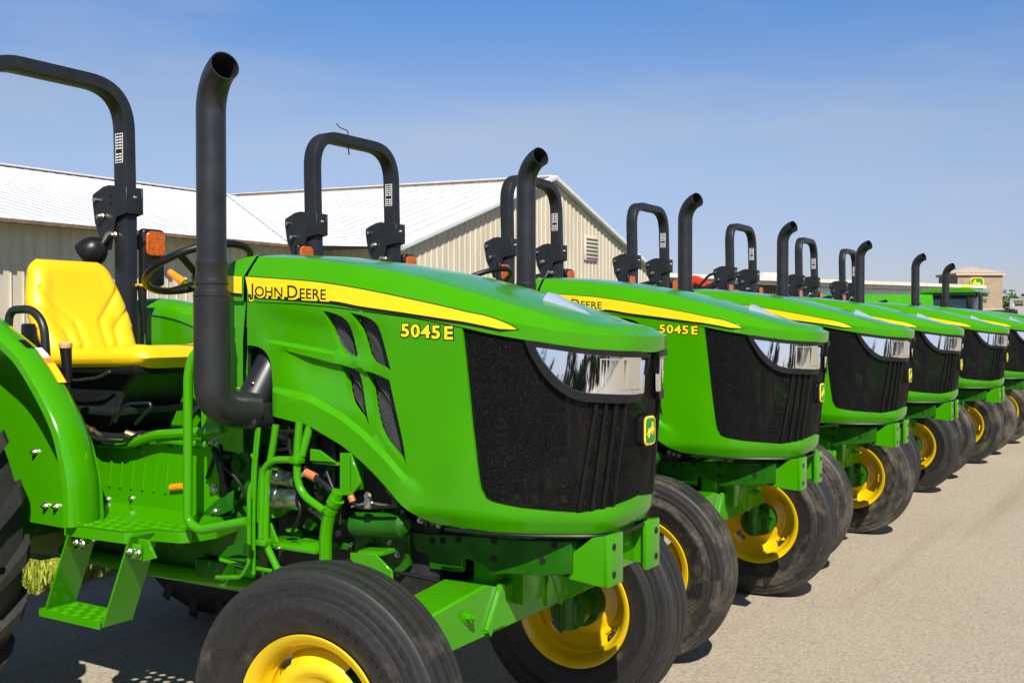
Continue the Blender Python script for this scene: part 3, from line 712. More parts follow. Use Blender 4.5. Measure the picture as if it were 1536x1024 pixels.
    for q in ([(-.93, -.29, 1.06), (-.88, -.34, .98), (-.80, -.33, .93), (-.76, -.30, .80)], [(-.72, -.31, 1.12), (-.60, -.33, 1.10), (-.50, -.30, 1.12), (-.40, -.29, 1.08)], [(-.60, -.30, 1.12), (-.58, -.32, 1.02), (-.50, -.31, .98), (-.48, -.28, .90)],
              [(-.44, -.30, .98), (-.36, -.33, .88), (-.40, -.30, .80), (-.46, -.27, .76)], [(-.56, -.31, .93), (-.52, -.33, .84), (-.57, -.32, .78)], [(-1.0, -.28, 1.10), (-.94, -.30, 1.02), (-.98, -.31, .92)], [(-.22, -.25, .95), (-.14, -.27, .93), (-.05, -.24, .90)],
              [(-.38, -.27, .70), (-.30, -.29, .66), (-.18, -.26, .68), (-.05, -.22, .66)]): tube(m, q, .0065, 8, .04)
    parts(m, 'hose', 'black_plastic', R)
    m = MB(); cyl(m, hose1[0], hose1[1], .014, n=12); cyl(m, hose2[0], (-.305, -.33, .90), .011, n=12); parts(m, 'terminal_boot', 'copper_boot', R)
    m = MB(); tube(m, [(-.31, -.33, .885), (-.24, -.335, .905), (-.14, -.33, .90)], .004, 6); bx(m, -.25, -.225, -.345, -.325, .885, .915, .004); bolt(m, (-.235, -.34, .925), (0, -1, 0), .010, .01); bolt(m, (-.195, -.25, .93), (0, -1, 0), .009, .01); bolt(m, (-.10, -.25, .85), (0, -1, 0), .008, .01)
    parts(m, 'clamp', 'zinc', R, merge=True)
    m = MB()
    tube(m, t_a, .007, 10); tube(m, t_a2, .006, 10); tube(m, [(x-.02, y+.01, z) for x, y, z in t_a2], .006, 10); tube(m, t_b, .012, 12); tube(m, t_c, .012, 12); tube(m, t_d, .013, 12, .06); tube(m, t_e, .021, 16, .05)
    tube(m, [(-.52, -.33, 1.03), (-.50, -.31, 1.13)], .014, 10); tube(m, [(-.60, -.34, .655), (-.50, -.33, .65), (-.40, -.32, .66)], .009, 8)
    tube(m, [(-.74, -.33, 1.02), (-.70, -.34, .98), (-.70, -.34, .80)], .008, 8); tube(m, [(-.86, -.36, .66), (-.75, -.36, .65), (-.62, -.36, .65)], .007, 8)
    bx(m, -.675, -.632, -.385, -.345, .732, .752, .004); bx(m, -.55, -.51, -.36, -.32, 1.005, 1.03, .006); cyl(m, (-.385, -.33, .885), (-.37, -.33, .905), .026, n=16); cyl(m, (-.40, -.33, .855), (-.388, -.33, .875), .024, n=16)
    parts(m, 'steel_line', 'green_paint', R)
    m = MB(); prism(m, brA, 'y', -.33, -.322, .002); bx(m, -.318, -.31, -.33, -.27, .93, 1.045, .002); prism(m, brB, 'y', -.32, -.312, .002); bx(m, -.49, -.38, -.312, -.25, 1.005, 1.012, .002)
    prism(m, brC, 'y', -.33, -.322, .002); prism(m, [(-.293, .747), (-.194, .754), (-.194, .74), (-.293, .73)], 'y', -.322, -.25, .002)
    parts(m, 'bracket_plate', 'green_paint', R)
    m = MB(); bx(m, -.71, -.46, -.33, -.20, .715, .735, .006); prism(m, [(-.695, .735), (-.66, .80), (-.625, .735)], 'y', -.33, -.32, .002); cyl(m, (-.535, -.27, .733), (-.535, -.27, .745), .045, n=20); cyl(m, (-.61, -.28, .77), (-.61, -.28, .775), .02, n=14)
    parts(m, 'mounting_plate', 'green_paint', R, merge=True)
    m = MB(); prism(m, frame, 'y', -.27, -.24, .006); prism(m, gus, 'y', -.31, -.30, .002)
    for z in (.97, .90): cyl(m, (-.865, -.262, z), (-.865, -.285, z), .024, n=20)
    prism(m, stay, 'y', -.35, -.335, .002); bx(m, -.88, -.76, -.35, -.28, .66, .668, .002)
    parts(m, 'cab_mount', 'green_shaded', R, merge=True)
    m = MB()
    for x, z in ((-.870, 1.045), (-.865, 1.02)): bolt(m, (x, -.27, z), (0, -1, 0), .010, .012)
    bolt(m, (-.955, -.30, .885), (0, -1, 0), .013, .012); bolt(m, (-.90, -.34, 1.055), (0, -1, 0), .009, .02); bolt(m, (-.94, -.31, .81), (0, -1, 0), .008, .01); bolt(m, (-.62, -.33, .72), (0, -1, 0), .006, .01)
    parts(m, 'bolt', 'zinc', R, merge=True)
    # gearbox, drive shaft, rear axle
    m = MB(); bx(m, -2.25, -.80, -.20, .20, .50, .80, .03); bx(m, -1.25, -.85, -.24, .24, .62, .92, .03)
    cyl(m, (-2.08, -.62, .68), (-2.08, .62, .68), .09, n=24); cyl(m, (-2.08, -.50, .68), (-2.08, -.30, .68), .15, .12, 24); cyl(m, (-2.08, .50, .68), (-2.08, .30, .68), .15, .12, 24)
    bx(m, -1.10, -.95, -.26, -.20, .55, .62, .01); bx(m, -2.45, -2.2, -.12, .12, .45, .75, .02)
    m.build('gearbox', 'green_shaded', R)
    m = MB(); tube(m, [(-1.9, -.22, .545), (-1.3, -.22, .54), (-.62, -.22, .545)], .028, 16); m.build('drive_shaft', 'green_paint', R)
    # ---- front axle beam (pressed box, low at the ends)
    m = MB(); pl = [(-.50, .515), (-.50, .645), (-.23, .672), (-.13, .645), (-.06, .66), (.06, .66), (.13, .645), (.23, .672), (.50, .645), (.50, .515)]
    prism(m, pl, 'x', -.03, .125, .006)
    for s in (-1, 1):
        prism(m, [(s*.125, .53), (s*.135, .655), (s*.155, .665), (s*.24, .53)], 'x', .120, .135, .002)
        prism(m, [(s*.22, .515), (s*.24, .54), (s*.16, .66), (s*.145, .64)], 'x', .125, .140, .002)
    prism(m, [(-.13, .56), (-.13, .80), (.13, .80), (.13, .56)], 'x', .01, .09, .008); bx(m, .09, .16, -.07, .07, .58, .72, .006)
    ax = m.build('front_axle', 'green_paint', R)
    m = MB(); bolt(m, (.125, -.33, .60), (1, 0, 0), .016, .02); bolt(m, (.125, .33, .60), (1, 0, 0), .016, .02); parts(m, 'bolt', 'green_paint', ax, merge=True, subp=True)
    m = MB(); cyl(m, (-.10, -.40, .56), (-.10, .40, .56), .014, n=12); cyl(m, (-.07, -.16, .60), (-.07, .16, .60), .03, n=14); m.build('steering_rod', 'engine_dark', R)
    # ---- wheels
    def tyre_prof(sg):
        p = [(-.066, .206), (-.082, .222), (-.096, .262), (-.0995, .285), (-.1030, .290), (-.1035, .302), (-.1010, .306), (-.1015, .322), (-.0985, .328), (-.1005, .334), (-.098, .345), (-.091, .348), (-.091, .362), (-.088, .370), (-.082, .372), (-.081, .386), (-.077, .391), (-.056, .395), (-.052, .394), (-.050, .364), (-.041, .364), (-.039, .397), (-.018, .401), (-.016, .400), (-.014, .368), (-.005, .368), (-.003, .403)]
        q = [(-y, r) for y, r in p[::-1]]
        return p+q+[(.05, .20), (-.05, .20)]
    def front_wheel(sy):
        c = Vector((0, sy*.66, .402)); W = MB()
        # hub (the part), carries tyre and rim
        cyl(W, c+Vector((0, -sy*.13, 0)), c+Vector((0, -sy*.02, 0)), .072, .062, 24); cyl(W, c+Vector((0, -sy*.02, 0)), c+Vector((0, sy*.035, 0)), .085, n=28)
        cyl(W, c+Vector((0, sy*.035, 0)), c+Vector((0, sy*.085, 0)), .045, .038, 20)
        cyl(W, c+Vector((0, -sy*.14, -.06)), c+Vector((0, -sy*.14, .26)), .032, n=18); box(W, c+Vector((-.05, -sy*.14, .10)), (.14, .05, .06), .01); box(W, c+Vector((0, -sy*.10, .0)), (.09, .10, .10), .02)
        for k in range(6):
            a = k*math.pi/3+.3; bolt(W, c+Vector((.072*math.cos(a), -sy*.02, .072*math.sin(a))), (0, -sy, 0), .009, .012); bolt(W, c+Vector((.066*math.cos(a), sy*.035, .066*math.sin(a))), (0, sy, 0), .010, .012)
        hub = W.build('front_wheel', 'green_shaded', R, origin=c)
        m = MB(); lathe(m, tyre_prof(sy), c, 84, closed=True)
        for side in (-1, 1):
            for word, a0, rr_, sz in (('GOODYEAR', 200, .268, .036), ('GOODYEAR', 20, .268, .036), ('TUBELESS', 290, .262, .018), ('7.50-16', 110, .262, .022)):
                vs, fs = text_geo(word, sz, .0022, .0006, 1.12); wd = max(v[0] for v in vs); out = []
                for x, y, z in vs:
                    r = rr_+y; a = rad(a0)-side*(x-wd/2)/rr_*-1
                    yy = .0985+(.0035 if rr_ < 1 else 0)+z-.0018-abs(r-.295)*.09
                    out.append((c[0]+r*math.cos(a)*1, c[1]+side*yy, c[2]+r*math.sin(a)))
                if side > 0: out = [(2*c[0]-x, y, z) for x, y, z in [(c[0]+(x-c[0]), y, z) for x, y, z in out]]
                if side < 0: out = [(x, y, z) for x, y, z in out]
                m.add(out, fs)
        sub(m, 'tyre', 'tyre_rubber', hub, ang=38, recalc=False)
        # rim: barrel plus dished disc set towards the outside, hand holes cut as slots
        m = MB(); pr = [(.088, .212), (.092, .222), (.086, .224), (.078, .206), (.060, .196), (.040, .194), (.030, .182), (-.030, .182), (-.042, .196), (-.070, .200), (-.078, .206), (-.086, .224), (-.092, .222), (-.088, .208), (-.068, .192), (-.040, .186), (-.028, .174), (.028, .174), (.038, .184), (.060, .188), (.078, .198)]
        lathe(m, [(y*sy, r) for y, r in pr], c, 72, closed=True)
        dp = [(.012, .180), (.022, .168), (.046, .150), (.060, .128), (.058, .110), (.046, .098), (.040, .060), (.034, .060), (.038, .100), (.050, .112), (.052, .126), (.040, .144), (.016, .162), (.004, .180)]
        # disc with four slots: build as sectors
        n = 72; k = len(dp); vs = []
        for i in range(n):
            a = 2*math.pi*i/n
            for y, r in dp: vs.append(c+Vector((r*math.cos(a), y*sy, r*math.sin(a))))
        fs = []
        for i in range(n):
            j = (i+1) % n; slot = (i % 18) in (0, 1, 2, 3)
            for q in range(k):
                w = (q+1) % k
                if slot and q in (0, 1, 11, 12, 13): continue
                fs.append((i*k+q, j*k+q, j*k+w, i*k+w))
        m.add(vs, fs); sub(m, 'rim', 'yellow_paint', hub, ang=40, recalc=True)
        return hub
    WH = [front_wheel(-1), front_wheel(1)]
    def rear_wheel(sy):
        c = Vector((-2.08, sy*.81, .68)); W = MB(); cyl(W, c+Vector((0, -sy*.12, 0)), c+Vector((0, sy*.06, 0)), .10, n=28)
        for k in range(8): a = k*math.pi/4; bolt(W, c+Vector((.075*math.cos(a), sy*.06, .075*math.sin(a))), (0, sy, 0), .013, .015)
        hub = W.build('rear_wheel', 'green_shaded', R, origin=c); m = MB()
        p = [(-.11, .36), (-.135, .40), (-.150, .47), (-.150, .54), (-.140, .590), (-.125, .615), (-.06, .630), (0, .634)]
        lathe(m, p+[(-y, r) for y, r in p[::-1][1:]]+[(.09, .35), (-.09, .35)], c, 72, closed=True)
        for side in (-1, 1):
            for k in range(20):
                a0 = 2*math.pi*(k+(.5 if side > 0 else 0))/20; vs = []; N = 7
                for i in range(N+1):
                    t = i/N; y = side*(-.012+.160*t); a = a0+(.22*t)*1.0; hw = .017+.010*t; rt_ = .668 if t < .8 else .668-(t-.8)*.25; rb = .60-(.05*t)
                    for da, r in ((-hw*1.3/.66, rb), (-hw/.66, rt_), (hw/.66, rt_), (hw*1.3/.66, rb)):
                        vs.append(c+Vector((r*math.cos(a+da), y, r*math.sin(a+da))))
                fs = [(i*4+q, (i+1)*4+q, (i+1)*4+(q+1) % 4, i*4+(q+1) % 4) for i in range(N) for q in range(4)]+[(0, 1, 2, 3), (N*4+3, N*4+2, N*4+1, N*4)]
                m.add(vs, fs)
        sub(m, 'tyre', 'tyre_rubber', hub, ang=30, recalc=True)
        m = MB(); pr = [(.14, .372), (.146, .384), (.136, .386), (.125, .362), (.09, .350), (-.09, .350), (-.125, .362), (-.136, .386), (-.146, .384), (-.14, .366), (-.10, .335), (.10, .335)]
        lathe(m, [(y*sy, r) for y, r in pr], c, 72, closed=True); lathe(m, [(.03*sy, .345), (.05*sy, .30), (.10*sy, .22), (.06*sy, .12), (.05*sy, .06), (.04*sy, .06), (.05*sy, .12), (.09*sy, .22), (.04*sy, .30), (.02*sy, .345)], c, 72, closed=True)
        sub(m, 'rim', 'yellow_paint', hub, ang=40, recalc=True)
    rear_wheel(-1); rear_wheel(1)
    # ---- exhaust stack on the right side
    px, py = -.745, -.50; m = MB()
    RB = .13; path = [Vector((px, py, 1.58))]+[Vector((px+RB*(1-math.cos(a))*.94, py-RB*(1-math.cos(a))*.34, 2.13+RB*math.sin(a))) for a in [rad(76)*q/16 for q in range(17)]]; path.append(path[-1]+(path[-1]-path[-2]).normalized()*.012)
    sec_o = circ(.047, 24); sweep(m, path, sec_o, caps=False); e = path[-1]; d = (path[-1]-path[-2]).normalized()
    # open end with wall thickness and a dark bore that follows the bend
    ring = [Vector(v) for v in m.v[-24:]]; ctr = sum(ring, Vector())/24; inner = [ctr+(v-ctr)*.92 for v in ring]
    m.add(ring+inner, [(i, (i+1) % 24, 24+(i+1) % 24, 24+i) for i in range(24)]); m.cur = 1
    sweep(m, path[::-1][:14], circ(.0432, 24), caps=False)
    ex = m.build('exhaust_pipe', ['black_pipe', 'dark_void'], R, ang=40)
    m = MB(); lathe(m, [(1.66, .047), (1.655, .051), (1.645, .051), (1.64, .049), (1.60, .050), (1.595, .054), (1.585, .054), (1.58, .051), (1.565, .051), (1.56, .055), (1.55, .055), (1.545, .060)], (px, py, 0), 28, 'z'); sub(m, 'pipe_clamp', 'black_pipe', ex, ang=30)
    m = MB(); tube(m, [(px, py, 1.56), (px, py, 1.190), (px+.035, py+.15, 1.172)], .0575, 24, .13); m.build('exhaust_elbow', 'black_satin', R, ang=40)
    m = MB(); prism(m, [(-.80, 1.112), (-.80, 1.175), (-.775, 1.20), (-.672, 1.195), (-.665, 1.13), (-.675, 1.112)], 'y', -.395, -.25, .008); m.build('exhaust_shroud', 'black_satin', R)
    m = MB(); cyl(m, (-.745, -.345, 1.16), (-.722, -.205, 1.385), .058, .058, 36); cyl(m, (-.745, -.345, 1.16), (-.742, -.325, 1.193), .061, n=36); mf = m.build('muffler', 'black_satin', R)
    m = MB(); bolt(m, (-.715, -.352, 1.26), (.4, -1, .2), .004); bolt(m, (-.785, -.345, 1.24), (-.5, -1, .2), .004); parts(m, 'bolt', 'zinc', mf, merge=True, subp=True)
    # ---- operator platform, steps, handrail
    plat = [(-1.36, -.60), (-1.34, -.615), (-1.05, -.600), (-1.03, -.585), (-1.00, -.52), (-.90, -.50), (-.875, -.47), (-.86, -.38), (-.90, -.25), (-1.55, -.25), (-1.50, -.46), (-1.40, -.47)]
    hol = []
    for r in range(6):
        for k in range(10):
            x = -1.315+k*.055+(r % 2)*.0275; y = -.575+r*.048
            ok = inside((x, y), [(-1.345, -.60), (-1.05, -.585), (-1.02, -.50), (-.91, -.475), (-.90, -.38), (-.93, -.29), (-1.42, -.29), (-1.37, -.46)])
            if ok: hol.append([(x+.0155*math.cos(a*math.pi/5), y+.0155*math.sin(a*math.pi/5)) for a in range(10)])
    fl = lambda x, y, o=0.: Vector((x, y, .775+o))
    m = MB(); sheet(m, plat, hol, fl, .05, 0, .004)
    for i in range(-1, 8):
        a, b = plat[i], plat[i+1]
        if i < 0: continue
        d = Vector((b[0]-a[0], b[1]-a[1], 0)); 
        m.add([(a[0], a[1], .775), (b[0], b[1], .775), (b[0], b[1], .735), (a[0], a[1], .735), (a[0], a[1]+.004, .771), (b[0], b[1]+.004, .771), (b[0], b[1]+.004, .735), (a[0], a[1]+.004, .735)], [(0, 3, 2, 1), (4, 5, 6, 7), (3, 7, 6, 2)])
    pf = m.build('platform', 'green_paint', R, ang=30)
    m = MB(); 
    for h in hol: # pressed collars round each hole
        c = (sum(p[0] for p in h)/10, sum(p[1] for p in h)/10); lathe(m, [(.7752, .0215), (.779, .018), (.779, .0162), (.770, .0155)], (c[0], c[1], 0), 12, 'z')
    parts(m, 'grip_collar', 'green_paint', pf, merge=False, subp=True)
    sp = [(-1.462, -.625), (-1.14, -.625), (-1.135, -.50), (-1.455, -.50)]; sh_ = []
    for r in range(3):
        for k in range(5):
            x = -1.415+k*.058+(r % 2)*.029; y = -.602+r*.039
            if -1.44 < x < -1.16: sh_.append([(x+.0145*math.cos(a*math.pi/5), y+.0145*math.sin(a*math.pi/5)) for a in range(10)])
    m = MB(); sheet(m, sp, sh_, lambda x, y, o=0.: Vector((x, y, .468+o)), .05, 0, .004)
    bx(m, -1.462, -1.14, -.629, -.625, .445, .470, 0); bx(m, -1.462, -1.14, -.50, -.496, .445, .470, 0); bx(m, -1.466, -1.462, -.627, -.50, .445, .470, 0)
    for s in sh_: c = (sum(p[0] for p in s)/10, sum(p[1] for p in s)/10); lathe(m, [(.4682, .0195), (.4715, .017), (.4715, .0152), (.463, .0145)], (c[0], c[1], 0), 12, 'z')
    m.build('step', 'green_paint', R)
    for xt, xb in ((-1.305, -1.452), (-1.00, -1.140)):
        m = MB(); a = Vector((xt, 0, .765)); b = Vector((xb, 0, .45)); w = .004
        vs = []
        for p in (a, b):
            for y in (-.618, -.50): vs += [(p.x-w, y, p.z), (p.x+w, y, p.z)]
        m.add(vs, [(0, 1, 5, 4), (2, 6, 7, 3), (0, 4, 6, 2), (1, 3, 7, 5), (0, 2, 3, 1), (4, 5, 7, 6)])
        bx(m, xt-.03, xt+.03, -.60, -.592, .69, .74, .002); m.build('step_hanger', 'green_paint', R)
    m = MB()
    for x in (-1.29, -1.255, -1.015, -.975): bolt(m, (x, -.605, .715), (0, -1, .1), .009, .012)
    parts(m, 'bolt', 'zinc', R, merge=True)
    m = MB(); prism(m, [(-1.30, .735), (-1.18, .735), (-1.28, .70)], 'y', -.59, -.583, .001); prism(m, [(-1.0, .755), (-.955, .755), (-.915, .70), (-1.0, .675)], 'y', -.585, -.577, .001); prism(m, [(-1.35, .74), (-1.24, .74), (-1.26, .69), (-1.34, .69)], 'y', -.60, -.592, .001); parts(m, 'step_bracket', 'green_paint', R)
    m = MB(); tube(m, [(-.76, -.42, 1.385), (-.82, -.50, 1.375), (-.845, -.51, 1.30), (-.85, -.51, .815), (-.80, -.51, .79), (-.60, -.49, .835)], .0155, 16, .06); m.build('handrail', 'green_paint', R)
    # floor tunnel with pressed ribs
    m = MB(); prism(m, [(-1.75, .76), (-1.72, .965), (-1.60, 1.0), (-1.12, 1.03), (-.93, 1.02), (-.93, .80), (-1.10, .775), (-1.3, .765)], 'y', -.30, -.292, .003)
    bx(m, -1.75, -.93, -.295, .295, .985, 1.0, .004); prism(m, [(-1.75, .76), (-1.72, .965), (-1.60, 1.0), (-1.12, 1.03), (-.93, 1.02), (-.93, .80)], 'y', .292, .30, .003)
    prism(m, [(-.33, .79), (-.25, .79), (-.25, .775), (-.47, .775)], 'x', -1.56, -.92, .001)
    for i in range(6):
        x = -1.50+i*.062; cyl(m, (x-.012, -.300, .85), (x+.006, -.300, .95), .007, n=10)
    tn = m.build('floor_tunnel', 'green_paint', R)
    m = MB(); bolt(m, (-1.385, -.30, .815), (0, -1, 0), .008, .01); bolt(m, (-1.60, -.30, .80), (0, -1, 0), .008, .01); bolt(m, (-1.52, -.30, .80), (0, -1, 0), .008, .01); bolt(m, (-1.33, -.30, .99), (0, -1, 0), .005, .006); parts(m, 'bolt', 'zinc', tn, merge=True, subp=True)
    m = MB(); tube(m, [(-1.55, -.31, 1.01), (-1.35, -.33, 1.02), (-1.22, -.33, 1.06), (-1.0, -.32, 1.08), (-.9, -.31, 1.10)], .018, 10); bx(m, -1.22, -.95, -.33, -.29, 1.03, 1.05, .006)
    bx(m, -1.30, -1.0, -.29, .29, 1.0, 1.02, .004); m.build('pedal_rail', 'green_paint', R)
    m = MB(); cyl(m, (-1.18, -.26, 1.02), (-1.165, -.26, 1.06), .045, .03, 20); cyl(m, (-1.165, -.26, 1.06), (-1.09, -.25, 1.16), .010, n=10); tube(m, [(-1.62, -.34, 1.06), (-1.50, -.36, 1.03), (-1.36, -.36, 1.03), (-1.30, -.34, 1.06)], .006, 8)
    tube(m, loop, .0065, 10, .03); bx(m, -1.62, -1.33, -.34, -.26, 1.005, 1.03, .01); parts(m, 'pedal', 'black_satin', R, merge=True)
    m = MB(); cyl(m, (-1.60, -.345, 1.075), (-1.49, -.355, 1.045), .010, n=12); cyl(m, (-1.55, -.35, 1.062), (-1.54, -.35, 1.059), .014, n=12); cyl(m, (-1.38, -.33, 1.06), (-1.33, -.30, 1.04), .012, n=10); cyl(m, (-1.165, -.26, 1.06), (-1.155, -.258, 1.075), .014, n=12); parts(m, 'linkage', 'brass', R)
    m = MB(); cyl(m, (-1.165, -.305, .872), (-1.10, -.305, .882), .013, n=14); m.build('release_lever', 'orange_plastic', R)
    # console under the wheel
    m = MB(); prism(m, [(-1.02, 1.02), (-.88, 1.02), (-.86, 1.55), (-.92, 1.62), (-1.06, 1.50), (-1.05, 1.30)], 'y', -.29, .29, .01); m.build('console', 'green_paint', R)
    m = MB(); cyl(m, (-1.02, 0, 1.45), (-1.335, 0, 1.655), .030, n=18); m.build('steering_column', 'black_plastic', R)
    # steering wheel, tilted towards the seat
    sc_ = Vector((-1.36, 0, 1.675)); a = rad(25); ux = Vector((math.cos(a), 0, math.sin(a))); uy = Vector((0, 1, 0)); un = ux.cross(uy)
    m = MB(); N = 64; pts = [sc_+ux*.205*math.cos(2*math.pi*i/N)+uy*.205*math.sin(2*math.pi*i/N) for i in range(N)]
    sweep(m, pts, circ(.0145, 12), closed=True)
    for t in (rad(60), rad(180), rad(-60)):
        q = ux*math.cos(t)+uy*math.sin(t); w = un.cross(q); A = sc_-un*.05; 
        sweep(m, [A+q*.02, A+q*.09+un*.02, sc_+q*.20], [(.013, .005), (-.013, .005), (-.013, -.005), (.013, -.005)], up=un)
    cyl(m, sc_-un*.075, sc_-un*.03, .036, .04, 20); m.build('steering_wheel', 'black_plastic', R, ang=50)
    m = MB(); cyl(m, orange[0], orange[1], .014, .018, 14); sh2 = m.build('shuttle_lever', 'orange_plastic', R)
    m = MB(); tube(m, [orange[1], orange[2], (-1.16, .05, 1.58)], .007, 8); sub(m, 'lever_rod', 'green_paint', sh2)
    # ---- seat
    m = MB()
    def seat_grid(fn, nu, nv, back):
        o = len(m.v); g = []
        for j in range(nv+1):
            for i in range(nu+1): g.append(fn(-1+2*i/nu, j/nv))
        f = [(j*(nu+1)+i, j*(nu+1)+i+1, (j+1)*(nu+1)+i+1, (j+1)*(nu+1)+i) for j in range(nv) for i in range(nu)]
        m.add(g, f)
    groove = [[(.86, .70), (.45, .47), (.26, .36), (.24, .12), (.30, .06), (.44, .06), (.52, .12), (.52, .28), (.80, .43), (1.0, .50)]]
    def dseg(p, a, b):
        ax_, ay = b[0]-a[0], b[1]-a[1]; t = max(0, min(1, ((p[0]-a[0])*ax_+(p[1]-a[1])*ay)/(ax_*ax_+ay*ay))); return math.hypot(p[0]-a[0]-t*ax_, (p[1]-a[1]-t*ay))
    def backf(sgn):
        def f(u, v):
            w = .232-.015*(1-v/.30) if v < .30 else .238-.048*sstep(.45, .98, v)
            au = abs(u); U = math.sin(u*math.pi/2*.999) if True else u
            z0 = 1.325+.405*v; top = max(0, v-.86)/.14; w2 = w*math.sqrt(max(0., 1-top**2*.38)) if top > 0 else w
            edge = (1-abs(U)**6)**.5 if abs(U) < 1 else 0; tv = (1-abs(2*v-1)**10)**.5 if 0 < v < 1 else 0
            th = .050*edge*tv
            base = -2.00-.17*v-.02*math.sin(math.pi*v)
            x = base+sgn*th
            if sgn > 0:
                x += .016*sstep(.55, .85, abs(U))*edge*tv*sstep(1., .7, v)
                g = min(dseg((abs(U), v*1.9), (a[0], a[1]*1.9), (b[0], b[1]*1.9)) for a, b in zip(groove[0], groove[0][1:]))
                x -= .013*math.exp(-(g/.050)**2)*edge*tv
            return (x, U*w2, z0)
        return f
    seat_grid(backf(1), 60, 60, 0); k_ = len(m.v); seat_grid(backf(-1), 30, 30, 0)
    m.v = m.v[:k_]+[(x, y, z) for x, y, z in m.v[k_:]]
    def panf(sgn):
        def f(u, v):
            U = math.sin(u*math.pi/2*.999); w = .235-.02*sstep(.7, 1, v)-.03*max(0, (v-.9)/.1)**2
            edge = (1-abs(U)**6)**.5 if abs(U) < 1 else 0; tv = (1-abs(2*v-1)**9)**.5 if 0 < v < 1 else 0
            z = 1.322+sgn*.050*edge*tv+(.012*sstep(.45, .85, abs(U))*edge*tv if sgn > 0 else 0)-(.012*math.sin(math.pi*min(1, v*1.3))*edge if sgn > 0 else 0)+.018*v-.012
            x = -2.03+.60*v
            return (x, U*w, z)
        return f
    seat_grid(panf(1), 44, 44, 0); seat_grid(panf(-1), 24, 24, 0)
    seat = m.build('seat', 'seat_vinyl', R, ang=70, recalc=True)
    m = MB(); prism(m, [(-2.07, 1.30), (-2.11, 1.50), (-2.155, 1.70), (-2.175, 1.70), (-2.15, 1.50), (-2.12, 1.30)], 'y', -.19, .19, .01); bx(m, -2.08, -1.47, -.215, .215, 1.262, 1.300, .012)
    bx(m, -2.14, -2.05, -.245, -.20, 1.22, 1.46, .01); sub(m, 'seat_shell', 'black_plastic', seat)
    m = MB(); prism(m, [(-2.05, 1.28), (-1.52, 1.28), (-1.60, 1.20), (-1.72, 1.0), (-2.0, 1.0)], 'y', -.16, .16, .01); bx(m, -2.0, -1.62, -.20, .20, 1.0, 1.03, .005); bx(m, -1.95, -1.60, -.22, .22, 1.10, 1.13, .01); sub(m, 'seat_base', 'black_satin', seat)
    m = MB(); tube(m, [(-2.0, -.23, 1.26), (-1.8, -.235, 1.235), (-1.66, -.235, 1.25), (-1.60, -.23, 1.275)], .006, 8); sub(m, 'seat_adjuster', 'zinc', seat)
    m = MB(); cyl(m, (-1.60, -.42, 1.37), (-1.585, -.42, 1.24), .022, .014, 16); cyl(m, (-1.585, -.42, 1.24), (-1.57, -.41, 1.0), .008, n=10); gl_ = m.build('control_lever', 'black_plastic', R)
    m = MB(); lathe(m, [(1.368, .022), (1.374, .024), (1.386, .024), (1.392, .018), (1.393, .0)], (-1.60, -.42, 0), 20, 'z'); sub(m, 'knob', 'tan_knob', gl_)
    k0, k1, k2 = [Vector(p) for p in lknob]; m = MB(); tube(m, [(k1.x, .40, 1.0), k1], .009, 8); cyl(m, k2, k0, .012, .022, 14); rl_ = m.build('control_lever', 'black_plastic', R)
    m = MB(); box(m, k0, (.075, .04, .014), .005); sub(m, 'knob', 'yellow_paint', rl_)
    # ---- fenders
    FA = [(-1.280, .770), (-1.285, .90), (-1.305, .99), (-1.352, 1.11), (-1.46, 1.245), (-1.57, 1.348), (-1.70, 1.42), (-1.86, 1.492), (-2.05, 1.548), (-2.28, 1.575), (-2.50, 1.555), (-2.70, 1.47), (-2.84, 1.32), (-2.90, 1.10)]
    fa = spl(FA, 5)
    for s in (-1, 1):
        m = MB(); vs = []; cs_ = [(.640, -.030), (.638, -.006), (.628, .003), (.595, .008), (.56, .007), (.53, -.001), (.508, -.016), (.495, -.040), (.490, -.070), (.498, -.070), (.503, -.042), (.515, -.022), (.535, -.009), (.595, -.001), (.628, -.007), (.632, -.030)]
        for i, p in enumerate(fa):
            a = fa[max(0, i-1)]; b = fa[min(len(fa)-1, i+1)]; tx, tz = b[0]-a[0], b[1]-a[1]; L = math.hypot(tx, tz); nx, nz = tz/L, -tx/L
            wk = 1-.35*sstep(1.0, .80, p[1])*0
            for y, h in cs_: vs.append((p[0]+nx*h, s*y, p[1]+nz*h))
        k = len(cs_); fs = [(i*k+q, (i+1)*k+q, (i+1)*k+(q+1) % k, i*k+(q+1) % k) for i in range(len(fa)-1) for q in range(k)]
        m.add(vs, fs)
        wall = [(x-.006, z-.05) for x, z in fa]+[(-2.88, .75), (-1.75, .730), (-1.45, .725)]
        prism(m, wall, 'y', s*.497, s*.503, 0)
        fd = m.build('fender', 'green_paint', R, ang=40, recalc=True)
        m = MB()
        for x, z in ((-1.662, .989), (-1.60, .797), (-1.54, .80)): bolt(m, (x, s*.503, z), (0, s, 0), .010, .014)
        for x, z in ((-1.62, 1.11), (-1.58, 1.11), (-1.62, 1.28), (-1.58, 1.28)): bolt(m, (x, s*.497, z), (0, -s, 0), .009, .012)
        parts(m, 'bolt', 'zinc', fd, merge=True, subp=True)
        m = MB(); m.cur = 0
